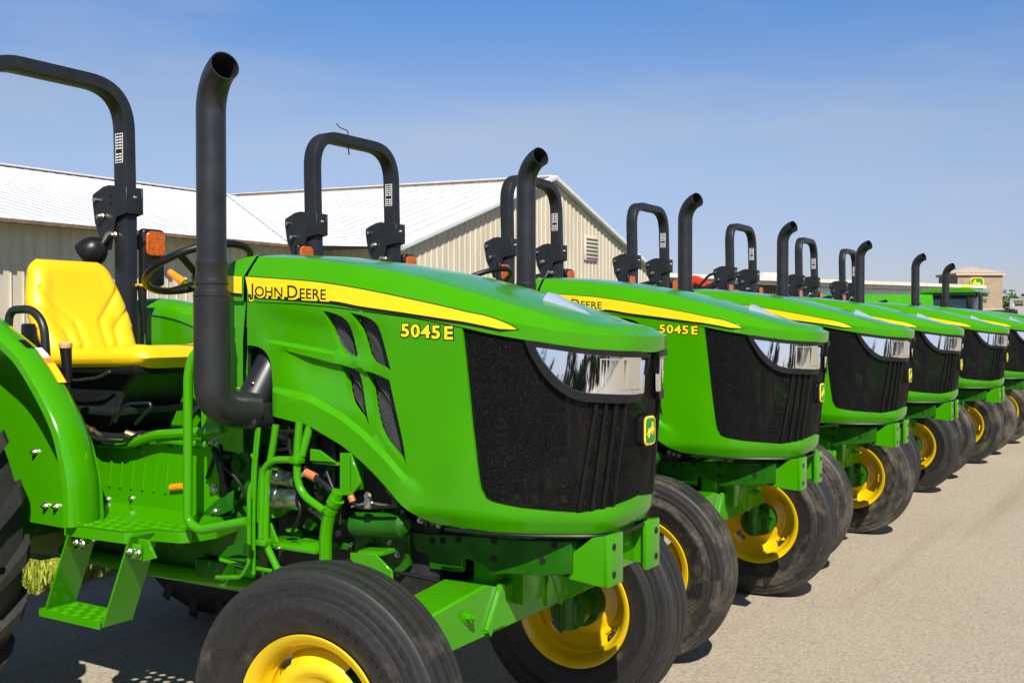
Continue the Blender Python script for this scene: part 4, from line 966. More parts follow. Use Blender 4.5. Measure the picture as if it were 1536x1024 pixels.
        for j0, j1, c_, y0, y1 in ((.30, .415, 0, .52, .556), (.30, .36, 1, .524, .552), (.385, .41, 2, .524, .552), (.435, .465, 3, .555, .585)):
            idx0 = int(j0*len(fa)*.72)+6; idx1 = max(idx0+2, int(j1*len(fa)*.72)+6); vv = []
            for i in range(idx0, idx1+1):
                p = fa[i]; a = fa[i-1]; b = fa[i+1]; L = math.dist(a, b); nx, nz = (b[1]-a[1])/L, -(b[0]-a[0])/L; o_ = .0075+.001*(c_ > 0)
                vv += [(p[0]+nx*o_, s*y0, p[1]+nz*o_), (p[0]+nx*o_, s*y1, p[1]+nz*o_)]
            m.cur = c_; n2 = len(vv)//2; m.add(vv, [(2*i, 2*i+1, 2*i+3, 2*i+2) for i in range(n2-1)])
        sub(m, 'warning_label', ['orange_ink', 'yellow_decal', 'white_ink', 'black_ink'], fd)
        m = MB(); tube(m, [(x, s*.50, z) for x, _, z in grab], .0155, 14, .05)
        m.build('grab_handle', 'black_satin', R)
    # ---- rollover bar
    xr = -2.25
    for s in (-1, 1):
        m = MB(); bx(m, xr-.045, xr+.045, s*.335, s*.395, .72, 2.02, .006); bx(m, xr-.06, xr+.05, s*.30, s*.42, .68, .86, .006); post = m.build('rollbar_post', 'black_satin', R)
        hp = [(xr+.065, 2.085), (xr+.065, 1.965), (xr-.01, 1.95), (xr-.05, 1.80), (xr-.095, 1.80), (xr-.16, 1.93), (xr-.178, 2.035), (xr-.175, 2.062), (xr-.165, 2.068), (xr-.10, 2.095), (xr-.06, 2.10)]
        m = MB(); prism(m, hp, 'y', s*.318, s*.326, .001); prism(m, hp, 'y', s*.404, s*.412, .001); bx(m, xr+.055, xr+.063, s*.320, s*.410, 1.965, 2.085, .001)
        for z in (2.02, 2.055): cyl(m, (xr-.05, s*.3175, z), (xr-.05, s*.3135, z), .009, n=12)
        hg = m.build('hinge_bracket', 'black_satin', R)
        m = MB(); cyl(m, (xr-.145, s*.30, 2.035), (xr-.145, s*.43, 2.035), .010, n=12); cyl(m, (xr-.105, s*.29, 1.955), (xr-.105, s*.44, 1.955), .011, n=12); bolt(m, (xr-.10, s*.315, 1.957), (0, -s, 0), .012, .02); bolt(m, (xr+.062, s*.365, 2.04), (1, 0, 0), .006, .01)
        for i in range(5): pass
        parts(m, 'hinge_pin', 'zinc', hg, merge=True, subp=True)
        m = MB(); box(m, (xr+.03, s*.485, 1.77), (.05, .13, .27), .02, seg=3); cyl(m, (xr+.02, s*.42, 1.84), (xr+.02, s*.47, 1.84), .035, n=16); box(m, (xr+.05, s*.487, 1.69), (.03, .10, .10), .012, seg=2)
        tl = m.build('turn_signal', 'black_plastic', R)
        m = MB(); prism(m, [(s*.487+x, 1.835+z) for x, z in rrect(.105, .115, .025, 4)], 'x', xr+.05, xr+.064, .004); sub(m, 'signal_lens', 'amber', tl)
    m = MB(); pth = rnd([(xr, -.365, 2.0), (xr-.012, -.365, 2.545), (xr-.012, .365, 2.545), (xr, .365, 2.0)], .20, 12)
    sweep(m, pth, rrect(.062, .088, .010, 2), up=Vector((1, 0, 0))); hoop = m.build('rollbar_hoop', 'black_satin', R, ang=30)
    m = MB(); lb0, lb1, yb = 2.20, 2.335, .3335
    m.cur = 0; bx(m, xr-.030, xr+.022, yb-.0010, yb+.0, lb0, lb1, 0); m.cur = 1; bx(m, xr-.026, xr+.018, yb-.0018, yb-.0008, lb0+.004, lb1-.004, 0); m.cur = 0
    for i in range(9):
        for j in range(2):
            if i in (3,): continue
            bx(m, xr-.022+j*.021, xr-.006+j*.021, yb-.0026, yb-.0016, lb0+.010+i*.0132, lb0+.0165+i*.0132, 0)
    sub(m, 'warning_label', ['white_ink', 'black_ink'], hoop)
    m = MB(); bx(m, xr+.0325-.012, xr+.0335-.012, .05, .056, 2.53, 2.56, 0); sub(m, 'paint_chip', 'white_ink', hoop)
    m = MB(); cx = Vector((xr-.10, .27, 1.80)); ax_ = Vector((-.70, -.35, -.62)).normalized()
    A, B = frame_of(ax_); prof = [(-.055, .012), (-.05, .034), (-.03, .055), (0, .068), (.045, .072), (.05, .070), (.042, .062)]
    vs = []
    for i in range(24):
        t = 2*math.pi*i/24
        for h, r in prof: vs.append(cx+ax_*h+(A*math.cos(t)+B*math.sin(t))*r)
    k = len(prof); m.add(vs, [(i*k+q, ((i+1) % 24)*k+q, ((i+1) % 24)*k+q+1, i*k+q+1) for i in range(24) for q in range(k-1)]+[tuple(i*k+k-1 for i in range(24)), tuple(i*k for i in range(24))[::-1]])
    wl = m.build('work_light', 'black_plastic', R, recalc=True); m = MB(); tube(m, [cx-ax_*.05, (xr-.04, .30, 1.88), (xr-.03, .335, 1.87)], .010, 8); bolt(m, (xr-.03, .33, 1.87), (0, -1, 0), .012, .02); sub(m, 'light_bracket', 'zinc', wl)
    # rear linkage box hint and fuel tank behind seat
    m = MB(); bx(m, -2.55, -2.15, -.30, .30, .95, 1.38, .04); m.build('fuel_tank', 'black_plastic', R)
    return R, WH
DEER = [(-.98, .08), (-.80, .20), (-.62, .36), (-.66, .62), (-.52, .80), (-.44, .62), (-.36, .78), (-.22, .86), (-.30, .60), (-.34, .44), (-.20, .30), (.10, .22), (.45, .18), (.62, .28), (.60, .06), (.72, -.10), (.92, -.38), (.80, -.40), (.56, -.18), (.36, -.16), (.44, -.40), (.66, -.62), (.50, -.66), (.24, -.40), (.12, -.16), (-.16, -.14), (-.30, -.36), (-.62, -.44), (-.66, -.34), (-.40, -.22), (-.42, -.02), (-.62, -.06), (-.86, -.28), (-.92, -.20), (-.68, .10), (-.84, .02)]
DEER_P = [(x, z) for x, z in DEER]
TR, WH = make_tractor()
KIDS = {}
for o in bpy.data.objects:
    if o.parent: KIDS.setdefault(o.parent.name, []).append(o)
GRP = 'green tractors parked side by side in the row'
POSE = [(-1.86, 2.895), (-1.917, 4.953), (-1.919, 6.971), (-1.95, 9.119), (-1.885, 11.447), (-1.794, 13.71), (-1.826, 15.969)]
LAB = ['nearest green tractor, its yellow seat, steps and whole engine side in view',
       'second green tractor from the camera, loose wire sticking up from its roll bar',
       'third green tractor from the camera, tan mud on its tyres, roll bar before the gable',
       'fourth green tractor from the camera, red machinery showing behind its exhaust stack',
       'fifth green tractor from the camera, small blue hopper showing beside its roll bar',
       'sixth green tractor, standing after the wider gap, its stack before the green trailer',
       'farthest of the seven parked green tractors, its stack in front of the cab tractor']
DIRT = [0, 3, 4, 0, 3, 5, 2]
STEER = [(8, 5), (3, 3), (2, 1), (-1, -1), (-4, -3), (1, 1), (0, 0)]
roots = []
for i, (x, y) in enumerate(POSE):
    r = TR if i == 0 else copy_tree(TR); r.location = (x, y, 0); r.rotation_euler.z = rad((0, .4, -.5, .3, -.4, .9, -.2)[i]); roots.append(r)
    tag(r, LAB[i], 'tractor', GRP)
    ws = sorted([c for c in r.children if c.name.startswith('front_wheel')], key=lambda c: c.location.y)
    for w, a in zip(ws, STEER[i]): w.rotation_euler.z = rad(a); w.location.x += (.07 if i else 0)
    if i == 0: ws[0].location.x -= .095; ws[0].location.y -= .03; ws[1].location.x -= .02
    for w in r.children:
        if w.name.startswith(('rollbar', 'hinge_bracket', 'turn_signal', 'work_light')): w.location.x += (0, .02, .055, .09, .09, .09, .08)[i]
        if w.name.startswith(('front_wheel', 'rear_wheel')):
            for t in w.children:
                if t.name.startswith('tyre'): t.pass_index = DIRT[i]
                t.rotation_euler.y = rad(i*47+(11 if w.location.y > 0 else 0)) if i else rad(-35)
# stray wire on the second roll bar
m = MB(); bxp = (POSE[1][0]-2.25, POSE[1][1])
tube(m, [(bxp[0]+.035, bxp[1]-.10, 2.52), (bxp[0]+.04, bxp[1]-.10, 2.60), (bxp[0], bxp[1]-.13, 2.62), (bxp[0]-.015, bxp[1]-.14, 2.642)], .003, 6)
tube(m, [(bxp[0]+.035, bxp[1]-.10, 2.53), (bxp[0]+.04, bxp[1]-.09, 2.46)], .004, 6)
tag(m.build('wire_tie', 'black_ink'), 'loose black wire sticking up from the top of the second roll bar', 'wire')
# ------------------------------------------------------------------ ground
def plane(name, x0, x1, y0, y1, z, mat, nx=1, ny=1):
    m = MB(); vs = [(x0+(x1-x0)*i/nx, y0+(y1-y0)*j/ny, z) for j in range(ny+1) for i in range(nx+1)]
    m.add(vs, [(j*(nx+1)+i, j*(nx+1)+i+1, (j+1)*(nx+1)+i+1, (j+1)*(nx+1)+i) for j in range(ny) for i in range(nx)]); o = m.build(name, mat); o['kind'] = 'structure'; return o
plane('ground', -900, 900, -900, 900, -.02, 'soil_green', 6, 6)
m = MB(); edge = []; rn = random.Random(5); y = -60.
while y < 200: edge.append((-5.25+rn.uniform(-.05, .05), y)); y += .35 if -2 < y < 12 else 5
vs = []
for x, y in edge: vs += [(x, y, 0), (60, y, 0)]
m.add(vs, [(2*i, 2*i+1, 2*i+3, 2*i+2) for i in range(len(edge)-1)]); o = m.build('pavement', 'asphalt'); o['kind'] = 'structure'
m = MB(); m.add([(-1.3, 14.25, .004), (14, 13.2, .004), (14, 13.36, .004), (-1.3, 14.40, .004)], [(0, 1, 2, 3)]); 
simple('tar_seal', (.16, .12, .085), .9, 0, 0, 6, .35); o = m.build('tar_seam', 'tar_seal'); o['kind'] = 'structure'
# grass verge behind the tractors
m = MB(); rn = random.Random(11)
for i in range(42000):
    x = -5.2-rn.random()**1.8*6.5; yy = rn.uniform(.6, 8.5)
    if x > -5.25 and rn.random() < .5: continue
    h = rn.uniform(.05, .15)*(1+.5*math.sin(x*5+yy*3)); a = rn.uniform(0, 6.28); w = rn.uniform(.002, .005); lx, ly = math.cos(a)*w, math.sin(a)*w
    bx_, by_ = rn.uniform(-.07, .07), rn.uniform(-.07, .07)
    m.add([(x-lx, yy-ly, -.02), (x+lx, yy+ly, -.02), (x+bx_*.45+lx*.8, yy+by_*.45+ly*.8, h*.6), (x+bx_*.45-lx*.8, yy+by_*.45-ly*.8, h*.6), (x+bx_, yy+by_, h)], [(0, 1, 2, 3), (3, 2, 4)])
tag(m.build('grass', 'grass_blade', ang=180), 'sunlit yellow-green grass verge behind the tractors', 'grass', kind='stuff')
# ------------------------------------------------------------------ metal sheds
def V(*a): return Vector(a)
def quad_ribs(m, A, B, C, D, step, h, w, nrm):
    """quad A(top start) B(top end) C(bottom end) D(bottom start): sheet plus raised ribs running top to bottom"""
    m.add([A, B, C, D], [(0, 1, 2, 3)]); n = max(1, int((B-A).length/step)); nn = nrm.normalized()*h
    for i in range(n+1):
        t = i/n; p = A+(B-A)*t; q = D+(C-D)*t; e = (B-A).normalized()*w if (B-A).length > .1 else V(0, w, 0)
        m.add([p-e, p+e, p+e*.5+nn, p-e*.5+nn, q-e, q+e, q+e*.5+nn, q-e*.5+nn], [(3, 2, 6, 7), (0, 3, 7, 4), (2, 1, 5, 6), (4, 7, 6, 5)])
EH = 3.78; RX = -36.1; AY0 = -14.
J = V(RX, 34.3, 7.30); J0 = V(RX, AY0, 7.10); VE = V(-21.45, 22.9, EH); E0 = V(-21.2, AY0, EH)
b1 = empty('metal_shed', (-24, 5, 0)); ORG[b1.name] = (0, 0, 0)
def part(m, name, mat, root, **k):
    L = root.location; m.v = [(v[0]-L[0], v[1]-L[1], v[2]-L[2]) for v in m.v]; return m.build(name, mat, root, **k)
def ribs_fn(m, tops, bots, h, w, side, nv):
    for p, q in zip(tops, bots):
        e = side*w; nn_ = nv*h; m.add([p-e, p+e, p+e*.5+nn_, p-e*.5+nn_, q-e, q+e, q+e*.5+nn_, q-e*.5+nn_], [(3, 2, 6, 7), (0, 3, 7, 4), (2, 1, 5, 6), (4, 7, 6, 5)])
def onl(A, B, k, v): t = (v-A[k])/(B[k]-A[k]); return A+(B-A)*t
m = MB(); m.add([J0, J, VE, E0], [(0, 1, 2, 3)]); yy_ = [AY0+.5*i for i in range(int((34.3-AY0)/.5))]
ribs_fn(m, [onl(J0, J, 1, y) for y in yy_], [onl(E0, VE, 1, y) if y < VE.y else onl(VE, J, 1, y) for y in yy_], .018, .018, V(0, 1, 0), V(.24, 0, 1).normalized())
m.add([J0+V(0, 0, .01), J+V(0, 0, .01), J+V(-15, -5, -3.3), J0+V(-15, 0, -3.3)], [(0, 1, 2, 3)]); rf = part(m, 'roof', 'white_roofing', b1)
m = MB(); sweep(m, [J0+V(0, 0, .03), J+V(0, 0, .03)], rrect(.5, .08, .02)); sweep(m, [J+V(.1, -.1, .05), VE+V(0, 0, .06)], rrect(.36, .05, .01)); part(m, 'ridge_cap', 'white_roofing', b1); m = MB(); sweep(m, [J0+V(.33, 0, -.02), J+V(.33, 0, -.02)], rrect(.08, .03, .005)); part(m, 'ridge_closure', 'brown_shade', b1)
m = MB(); sweep(m, [E0+V(.05, 0, -.06), VE+V(.05, 0, -.06)], rrect(.12, .10, .01)); 
for i in range(110):
    y = AY0+i*(22.9-AY0)/110; bx(m, -21.33, -21.22, y, y+.14, EH-.10, EH-.02, 0)
part(m, 'eave_trim', 'brown_shade', b1)
m = MB(); quad_ribs(m, V(-21.9, AY0, EH-.05), V(-21.9, 23.3, EH-.05), V(-21.9, 23.3, 0), V(-21.9, AY0, 0), .31, .035, .022, V(1, 0, 0))
m.add([V(-21.9, 23.3, 0), V(-21.9, 23.3, EH), V(-36, 23.3, EH), V(-36, 23.3, 0)], [(0, 1, 2, 3)]); part(m, 'wall', 'cream_siding', b1)
tag(b1, 'long cream ribbed metal shed with white roof behind the yellow seat', 'building')
AP = V(-19.33, 34.3, 6.91); CL = V(-19.33, 25.1, EH); CR = V(-19.33, 43.5, EH)
b2 = empty('metal_shed', (-24, 34, 0))
m = MB(); m.add([J+V(0, 0, .02), AP, CL, VE], [(0, 1, 2), (0, 2, 3)]); xx_ = [RX+.4+.6*i for i in range(int((-19.6-RX)/.6))]
ribs_fn(m, [onl(J, AP, 0, x) for x in xx_], [onl(J, VE, 0, x) if x < VE.x else onl(VE, CL, 0, x) for x in xx_], .012, .016, V(1, 0, 0), V(0, -.34, 1).normalized()); quad_ribs(m, AP, J, V(RX, 43.5, EH), CR, .80, .045, .035, V(0, .34, 1)); part(m, 'roof', 'white_roofing', b2)
m = MB(); sweep(m, [J+V(0, 0, .05), AP+V(0, 0, .05)], rrect(.4, .07, .02)); sweep(m, [AP+V(.05, 0, 0), CL+V(.05, -.1, -.03)], rrect(.22, .16, .02)); sweep(m, [AP+V(.05, 0, 0), CR+V(.05, .1, -.03)], rrect(.22, .16, .02)); part(m, 'roof_trim', 'white_roofing', b2); m = MB(); sweep(m, [J+V(.3, -.30, .0), AP+V(-.1, -.30, -.04)], rrect(.03, .08, .005), up=V(0, 0, 1)); part(m, 'ridge_closure', 'brown_shade', b2)
m = MB(); xg = -19.42
m.add([V(xg, 25.1, 0), V(xg, 43.5, 0), V(xg, 43.5, EH), V(xg, 34.3, 6.85), V(xg, 25.1, EH)], [(0, 1, 2, 3, 4)])
y = 25.2
while y < 43.5:
    zt = EH+(6.85-EH)*(1-abs(y-34.3)/9.2); e = .025
    m.add([V(xg, y-e, 0), V(xg+.035, y-e*.5, 0), V(xg+.035, y+e*.5, 0), V(xg, y+e, 0), V(xg, y-e, zt), V(xg+.035, y-e*.5, zt), V(xg+.035, y+e*.5, zt), V(xg, y+e, zt)], [(0, 1, 5, 4), (1, 2, 6, 5), (2, 3, 7, 6)]); y += .31
quad_ribs(m, V(-22.2, 25.0, EH), V(xg, 25.2, EH), V(xg, 25.2, 0), V(-22.2, 25.0, 0), .31, .035, .022, V(0, -1, 0))
part(m, 'wall', 'cream_siding', b2)
m = MB(); bx(m, xg+.02, xg+.09, 36.85, 37.95, 4.02, 4.98, .01); vt = part(m, 'gable_vent', 'cream_band', b2)
m = MB()
for i in range(6): bx(m, xg+.09, xg+.115, 36.92, 37.88, 4.08+i*.15, 4.13+i*.15, .005)
m.v = [(v[0]-b2.location[0], v[1]-b2.location[1], v[2]) for v in m.v]; q = m.build('vent_slat', 'brown_shade'); q.parent = vt
m = MB(); bx(m, xg+.01, xg+.06, 34.0, 35.0, 0, 2.35, .01); bx(m, xg+.01, xg+.06, 27.5, 31.0, 0, 2.9, .01); part(m, 'door', 'cream_band', b2)
tag(b2, 'cream ribbed metal shed with peaked gable and louvred vent', 'building')
# ------------------------------------------------------------------ long low building far behind
b3 = empty('store_building', (-28, 70, 0)); A = V(-30.5, 64.1, 0); B = V(-14.2, 101.5, 0); d = (B-A).normalized(); nn = V(d.y, -d.x, 0)
def wallseg(m, p, q, z0, z1, t=.3):
    m.add([p+V(0, 0, z0), q+V(0, 0, z0), q+V(0, 0, z1), p+V(0, 0, z1), p-nn*t+V(0, 0, z0), q-nn*t+V(0, 0, z0), q-nn*t+V(0, 0, z1), p-nn*t+V(0, 0, z1)], [(0, 1, 2, 3), (3, 2, 6, 7), (0, 3, 7, 4), (1, 5, 6, 2), (5, 4, 7, 6)])
m = MB(); wallseg(m, A+nn*.5, B+nn*.5, 4.42, 4.72, 20); wallseg(m, A+nn*.8, B+nn*.8, 4.72, 5.0, 20); part(m, 'fascia', 'cream_band', b3)
M1 = A+(B-A)*.46
m = MB(); wallseg(m, A, M1, 0, 4.41, 18); 
part(m, 'wall', 'brown_shade', b3)
m = MB()
for i in range(60):
    p = A+(M1-A)*(i/60); wallseg(m, p+nn*.06, p+d*.08+nn*.06, 0, 4.40, .1)
part(m, 'siding_rib', 'brown_shade', b3)
m = MB(); wallseg(m, M1, B, 0, 4.415, 18); wallseg(m, M1+nn*.06, B+nn*.06, 3.1, 3.2, .1); part(m, 'wall', 'white_wall', b3)
for k in range(4):
    m = MB(); p = A+(B-A)*(.28+.02*k)-nn*6; 
    if k in (0, 3): 
        q = A+(B-A)*(.36 if k == 0 else .46)-nn*5; wallseg(m, q, q+d*1.8, 4.9, 5.75 if k else 5.5, 1.2); part(m, 'roof_unit', 'white_wall', b3)
tag(b3, 'long low store building with pale fascia band above brown and white walls', 'building')
# dealer entrance tower
b4 = empty('entrance_tower', (-15, 108, 0)); c0 = V(-16.75, 107.1, 0); c1 = V(-13.15, 109.3, 0); e = (c1-c0).normalized(); n4 = V(e.y, -e.x, 0); back = -n4*4.5
def twbox(m, z0, z1, g):
    P = [c0-e*g+n4*g, c1+e*g+n4*g, c1+e*g+back-n4*g, c0-e*g+back-n4*g]; vs = [p+V(0, 0, z0) for p in P]+[p+V(0, 0, z1) for p in P]
    m.add(vs, [(0, 1, 5, 4), (1, 2, 6, 5), (2, 3, 7, 6), (3, 0, 4, 7), (4, 5, 6, 7), (3, 2, 1, 0)])
m = MB(); twbox(m, 3.0, 6.2, 0); part(m, 'wall', 'stucco', b4)
m = MB(); twbox(m, 2.7, 3.05, .12); twbox(m, 6.2, 6.42, .22); part(m, 'cornice', 'pink_roof', b4)
m = MB(); twbox(m, 0, 2.7, .05); part(m, 'brick_base', 'brown_shade', b4)
m = MB(); g = .25; P = [c0-e*g+n4*g, c1+e*g+n4*g, c1+e*g+back-n4*g, c0-e*g+back-n4*g]; ap = (c0+c1)/2+back*.5
m.add([p+V(0, 0, 6.42) for p in P]+[ap+V(0, 0, 7.15)], [(0, 1, 4), (1, 2, 4), (2, 3, 4), (3, 0, 4)]); part(m, 'roof', 'pink_roof', b4)
def onface(x, z, o): return c0+e*x+n4*o+V(0, 0, z)
for fc in (0, 1):
    L = (c1-c0).length; w0 = 1.75; cz = 5.42; sw, shh = 1.22, 1.12
    if fc == 0: F_ = lambda x, z, o: onface(w0+x, z, o)
    else: F_ = lambda x, z, o: c1+back*.45-n4*(x)+e*o+V(0, 0, z)
    def plate(pl, o0, o1):
        m = MB(); n = len(pl); vs = [F_(x, cz+z, o0) for x, z in pl]+[F_(x, cz+z, o1) for x, z in pl]
        m.add(vs, [tuple(range(n, 2*n))]+[(i, (i+1) % n, n+(i+1) % n, n+i) for i in range(n)]); return m
    sgn = part(plate(rrect(sw, shh, .3, 5), .0, .16), 'logo_sign', 'yellow_decal', b4)
    for nm, pl, o0, o1, mt in (('sign_field', rrect(sw-.14, shh-.14, .26, 5), .15, .18, 'sign_green'), ('sign_emblem', [(x*.48, z*.46) for x, z in DEER_P][::-1], .17, .20, 'yellow_decal')):
        m = plate(pl, o0, o1); m.v = [(v[0]-b4.location[0], v[1]-b4.location[1], v[2]) for v in m.v]; q = m.build(nm, mt); q.parent = sgn
m = MB(); vs, fs = text_geo('JOHN DEERE', .42, .03, .012); m.add([onface(.45+x*.95, 3.72+y, .05+z) for x, y, z in vs], fs); part(m, 'sign_lettering', 'sign_green', b4)
tag(b4, 'brown dealership tower with peaked pink roof and round-cornered green sign', 'building')
# white low building with a row of openings at the right edge
b5 = empty('white_annex', (-9, 112, 0)); p0 = V(-12.6, 110.0, 0); p1 = V(-2.0, 105, 0); dd = (p1-p0).normalized(); nn2 = V(dd.y, -dd.x, 0)
nnK = nn; nn = nn2
m = MB(); wallseg(m, p0, p1, 1.55, 3.3, .4); wallseg(m, p0, p1, 3.85, 4.0, .4)
for i in range(9): q = p0+dd*(i*1.35); wallseg(m, q, q+dd*.30, 3.3, 3.85, .4)
part(m, 'parapet_wall', 'white_wall', b5); m = MB(); wallseg(m, p0-nn*.6, p1-nn*.6, 0, 3.8, .1); wallseg(m, p0+nn*.02, p1+nn*.02, 0, 1.0, .3); part(m, 'back_wall', 'stucco', b5)
nn = nnK
tag(b5, 'low white wall with a row of square openings beside the dealership tower', 'building')
# ------------------------------------------------------------------ trees
def tree(name, c, h, w, mat, label, cat='tree', n=2600, sz=.35, seed=1):
    rn = random.Random(seed); r = empty(name, c); m = MB()
    cyl(m, (0, 0, 0), (0, 0, h*.55), h*.035, h*.015, 8)
    bl = []
    for i in range(10):
        a = rn.uniform(0, 6.28); rr = rn.uniform(.15, 1)*w*.42; z = h*rn.uniform(.35, .85); bl.append((rr*math.cos(a), rr*math.sin(a), z, w*rn.uniform(.14, .26)))
        cyl(m, (0, 0, h*rn.uniform(.2, .5)), (rr*math.cos(a), rr*math.sin(a), z), h*.012, h*.004, 6)
    bl.append((0, 0, h*.82, w*.25)); m.build('trunk', 'bark', r); m = MB()
    for i in range(n):
        x, y, z, q = rn.choice(bl); d = V(rn.gauss(0, 1), rn.gauss(0, 1), rn.gauss(0, .8)).normalized()*q*rn.uniform(.5, 1.08); p = V(x, y, z)+d
        u = V(rn.gauss(0, 1), rn.gauss(0, 1), rn.gauss(0, 1)).normalized(); t = u.orthogonal().normalized(); s = sz*rn.uniform(.5, 1.2)
        m.add([p+u*s, p+t*s*.6, p-u*s*.7, p-t*s*.6], [(0, 1, 2, 3)])
    m.build('crown', mat, r, ang=180); return tag(r, label, cat, None)
def W(x, yy, Z):
    t = (x-768)/1593.8; return None
for i, (x, y, h, w) in enumerate([(-13.5, 158, 4.7, 9), (-4.5, 165, 5.3, 10), (-19.5, 170, 5.2, 11), (4, 160, 4.6, 8)]):
    tree('tree', (x, y, 0), h, w, 'leaf', ['far round tree just right of the dealership tower', 'far bushy tree at the right edge above the white wall', 'far tree half hidden behind the dealership tower', 'far tree beyond the right edge above the white wall'][i], seed=i+3, n=1500, sz=.45)
# woodland across the road behind the photographer, seen mirrored in the headlights
m = MB(); rn = random.Random(9)
for k in range(70):
    a = rad(-100+k*2.4+rn.uniform(-1, 1)); D = rn.uniform(75, 95); cx, cy = D*math.cos(a), D*math.sin(a); hh = rn.uniform(4, 10)
    cyl(m, (cx, cy, 0), (cx, cy, hh*.6), .22, .1, 6)
    for i in range(170):
        d = V(rn.gauss(0, 1), rn.gauss(0, 1), rn.gauss(0, 1)).normalized(); p = V(cx, cy, hh*.58)+V(d.x*2.6, d.y*2.6, d.z*hh*.42)*rn.uniform(.5, 1.05)
        u = V(rn.gauss(0, 1), rn.gauss(0, 1), rn.gauss(0, 1)).normalized(); t = u.orthogonal().normalized(); s = rn.uniform(.35, .8); m.add([p+u*s, p+t*s*.7, p-u*s, p-t*s*.7], [(0, 1, 2, 3)])
tag(m.build('woodland', 'leaf_dark', ang=180), 'distant belt of dark trees mirrored in the headlights', 'woodland', kind='stuff')
# ------------------------------------------------------------------ machinery behind the row
def at(px, py, Z):
    t = (px-768)/1593.8; th = rad(31.63); f = V(-math.sin(th), math.cos(th), 0); r_ = V(math.cos(th), math.sin(th), 0); q = f*Z+r_*t*Z; return V(q.x, q.y, 1.45+(488.57-py)/1593.8*Z)
# red loader
b6 = empty('red_loader', (-16, 33, 0)); o6 = at(1078, 440, 36); b6.location = (o6.x, o6.y, 0); b6.scale = (1.12, 1.12, 1.12)
def L6(x, y, z): return V(x, y, z)
m = MB(); bx(m, -1.5, 1.6, -.5, .5, .6, 1.55, .08); bx(m, 1.0, 2.2, -.4, .4, .7, 1.4, .08); m.build('body', 'red_paint', b6)
m = MB(); sweep(m, rnd([(-1.1, -.7, 1.6), (-.55, -.7, 2.75), (-.1, -.7, 2.5), (.6, -.7, 2.3), (1.3, -.7, 1.9), (1.9, -.7, 1.0)], .2), rrect(.14, .22, .02)); sweep(m, rnd([(-1.1, .7, 1.6), (-.55, .7, 2.6), (-.1, .7, 2.4), (1.3, .7, 1.9), (1.9, .7, 1.0)], .2), rrect(.14, .22, .02)); bx(m, .2, .35, -.75, .75, 2.2, 2.4, .02); m.build('loader_arm', 'red_paint', b6)
m = MB(); cyl(m, (-.2, -.72, 2.35), (.75, -.72, 2.75), .11, n=14); tube(m, [(-.4, -.75, 2.4), (.0, -.8, 2.8), (.7, -.78, 2.95)], .04, 8); m.build('hydraulic_ram', 'black_satin', b6)
for sx, sr in ((-1.1, .62), (1.5, .42)):
    for sy in (-.8, .8):
        m = MB(); lathe(m, [(-.16, sr*.5), (-.2, sr*.85), (-.12, sr), (.12, sr), (.2, sr*.85), (.16, sr*.5)], (sx, sy, sr), 28); w = m.build('wheel', 'tyre_rubber', b6, origin=(sx, sy, sr))
m = MB(); tube(m, [(-2.0, -.3, 1.2), (-1.95, -.3, 2.4), (-1.9, -.3, 2.7)], .06, 8); lathe(m, [(2.70, .10), (2.78, .14), (2.9, .10), (2.94, 0)], (-1.9, -.3, 0), 14, 'z'); bx(m, -2.2, -1.6, -.4, .2, 1.2, 2.2, .05); m.build('hitch_mast', 'red_paint', b6)
tag(b6, 'red loader machine with lifted arms behind the third exhaust stack', 'loader')
# blue implement
o7 = at(1247, 440, 40); m = MB(); bx(m, -.5, .5, -.4, .4, 1.0, 2.35, .06); prism(m, [(-.6, 2.35), (.6, 2.35), (.2, 2.7), (-.2, 2.7)], 'y', -.45, .45, .02); bx(m, -.12, .22, -.46, -.38, 1.6, 2.1, .02); cyl(m, (-.4, 0, 0), (-.4, 0, 1.0), .08, n=10); cyl(m, (.4, 0, 0), (.4, 0, 1.0), .08, n=10)
b7 = empty('hopper', (o7.x, o7.y, 0)); m.build('tank', 'blue_paint', b7); m = MB(); bx(m, -.02, .2, -.49, -.46, 1.65, 2.05, .01); m.build('control_box', 'red_paint', b7)
tag(b7, 'small blue hopper with a red box seen between two roll bars', 'hopper')
# green seed trailer
o8 = at(1282, 445, 34); b8 = empty('grain_trailer', (o8.x, o8.y, 0), rad(30))
m = MB(); prism(m, [(-.9, .9), (.9, .9), (1.25, 2.05), (-1.25, 2.05)], 'x', -2.2, 2.0, .02); m.build('hopper_body', 'green_shaded', b8)  # shadow below the lid is put into the body's darkened green
m = MB(); prism(m, [(-1.25, 2.05), (1.25, 2.05), (1.15, 2.42), (-1.15, 2.42)], 'x', -2.25, 2.05, .03); lid = m.build('lid', 'green_paint', b8)
m = MB(); bx(m, -2.0, 1.8, -.7, -.6, .75, .9, .01); bx(m, -2.0, 1.8, .6, .7, .75, .9, .01); bx(m, 2.0, 3.4, -.06, .06, .75, .87, .01); m.build('frame', 'green_shaded', b8)
for sy in (-.95, .95):
    m = MB(); lathe(m, [(-.16, .3), (-.2, .5), (-.12, .58), (.12, .58), (.2, .5), (.16, .3)], (0, sy, .58), 28); m.build('wheel', 'tyre_rubber', b8, origin=(0, sy, .58))
tag(b8, 'long green grain trailer with bright lid behind the sixth stack', 'trailer')
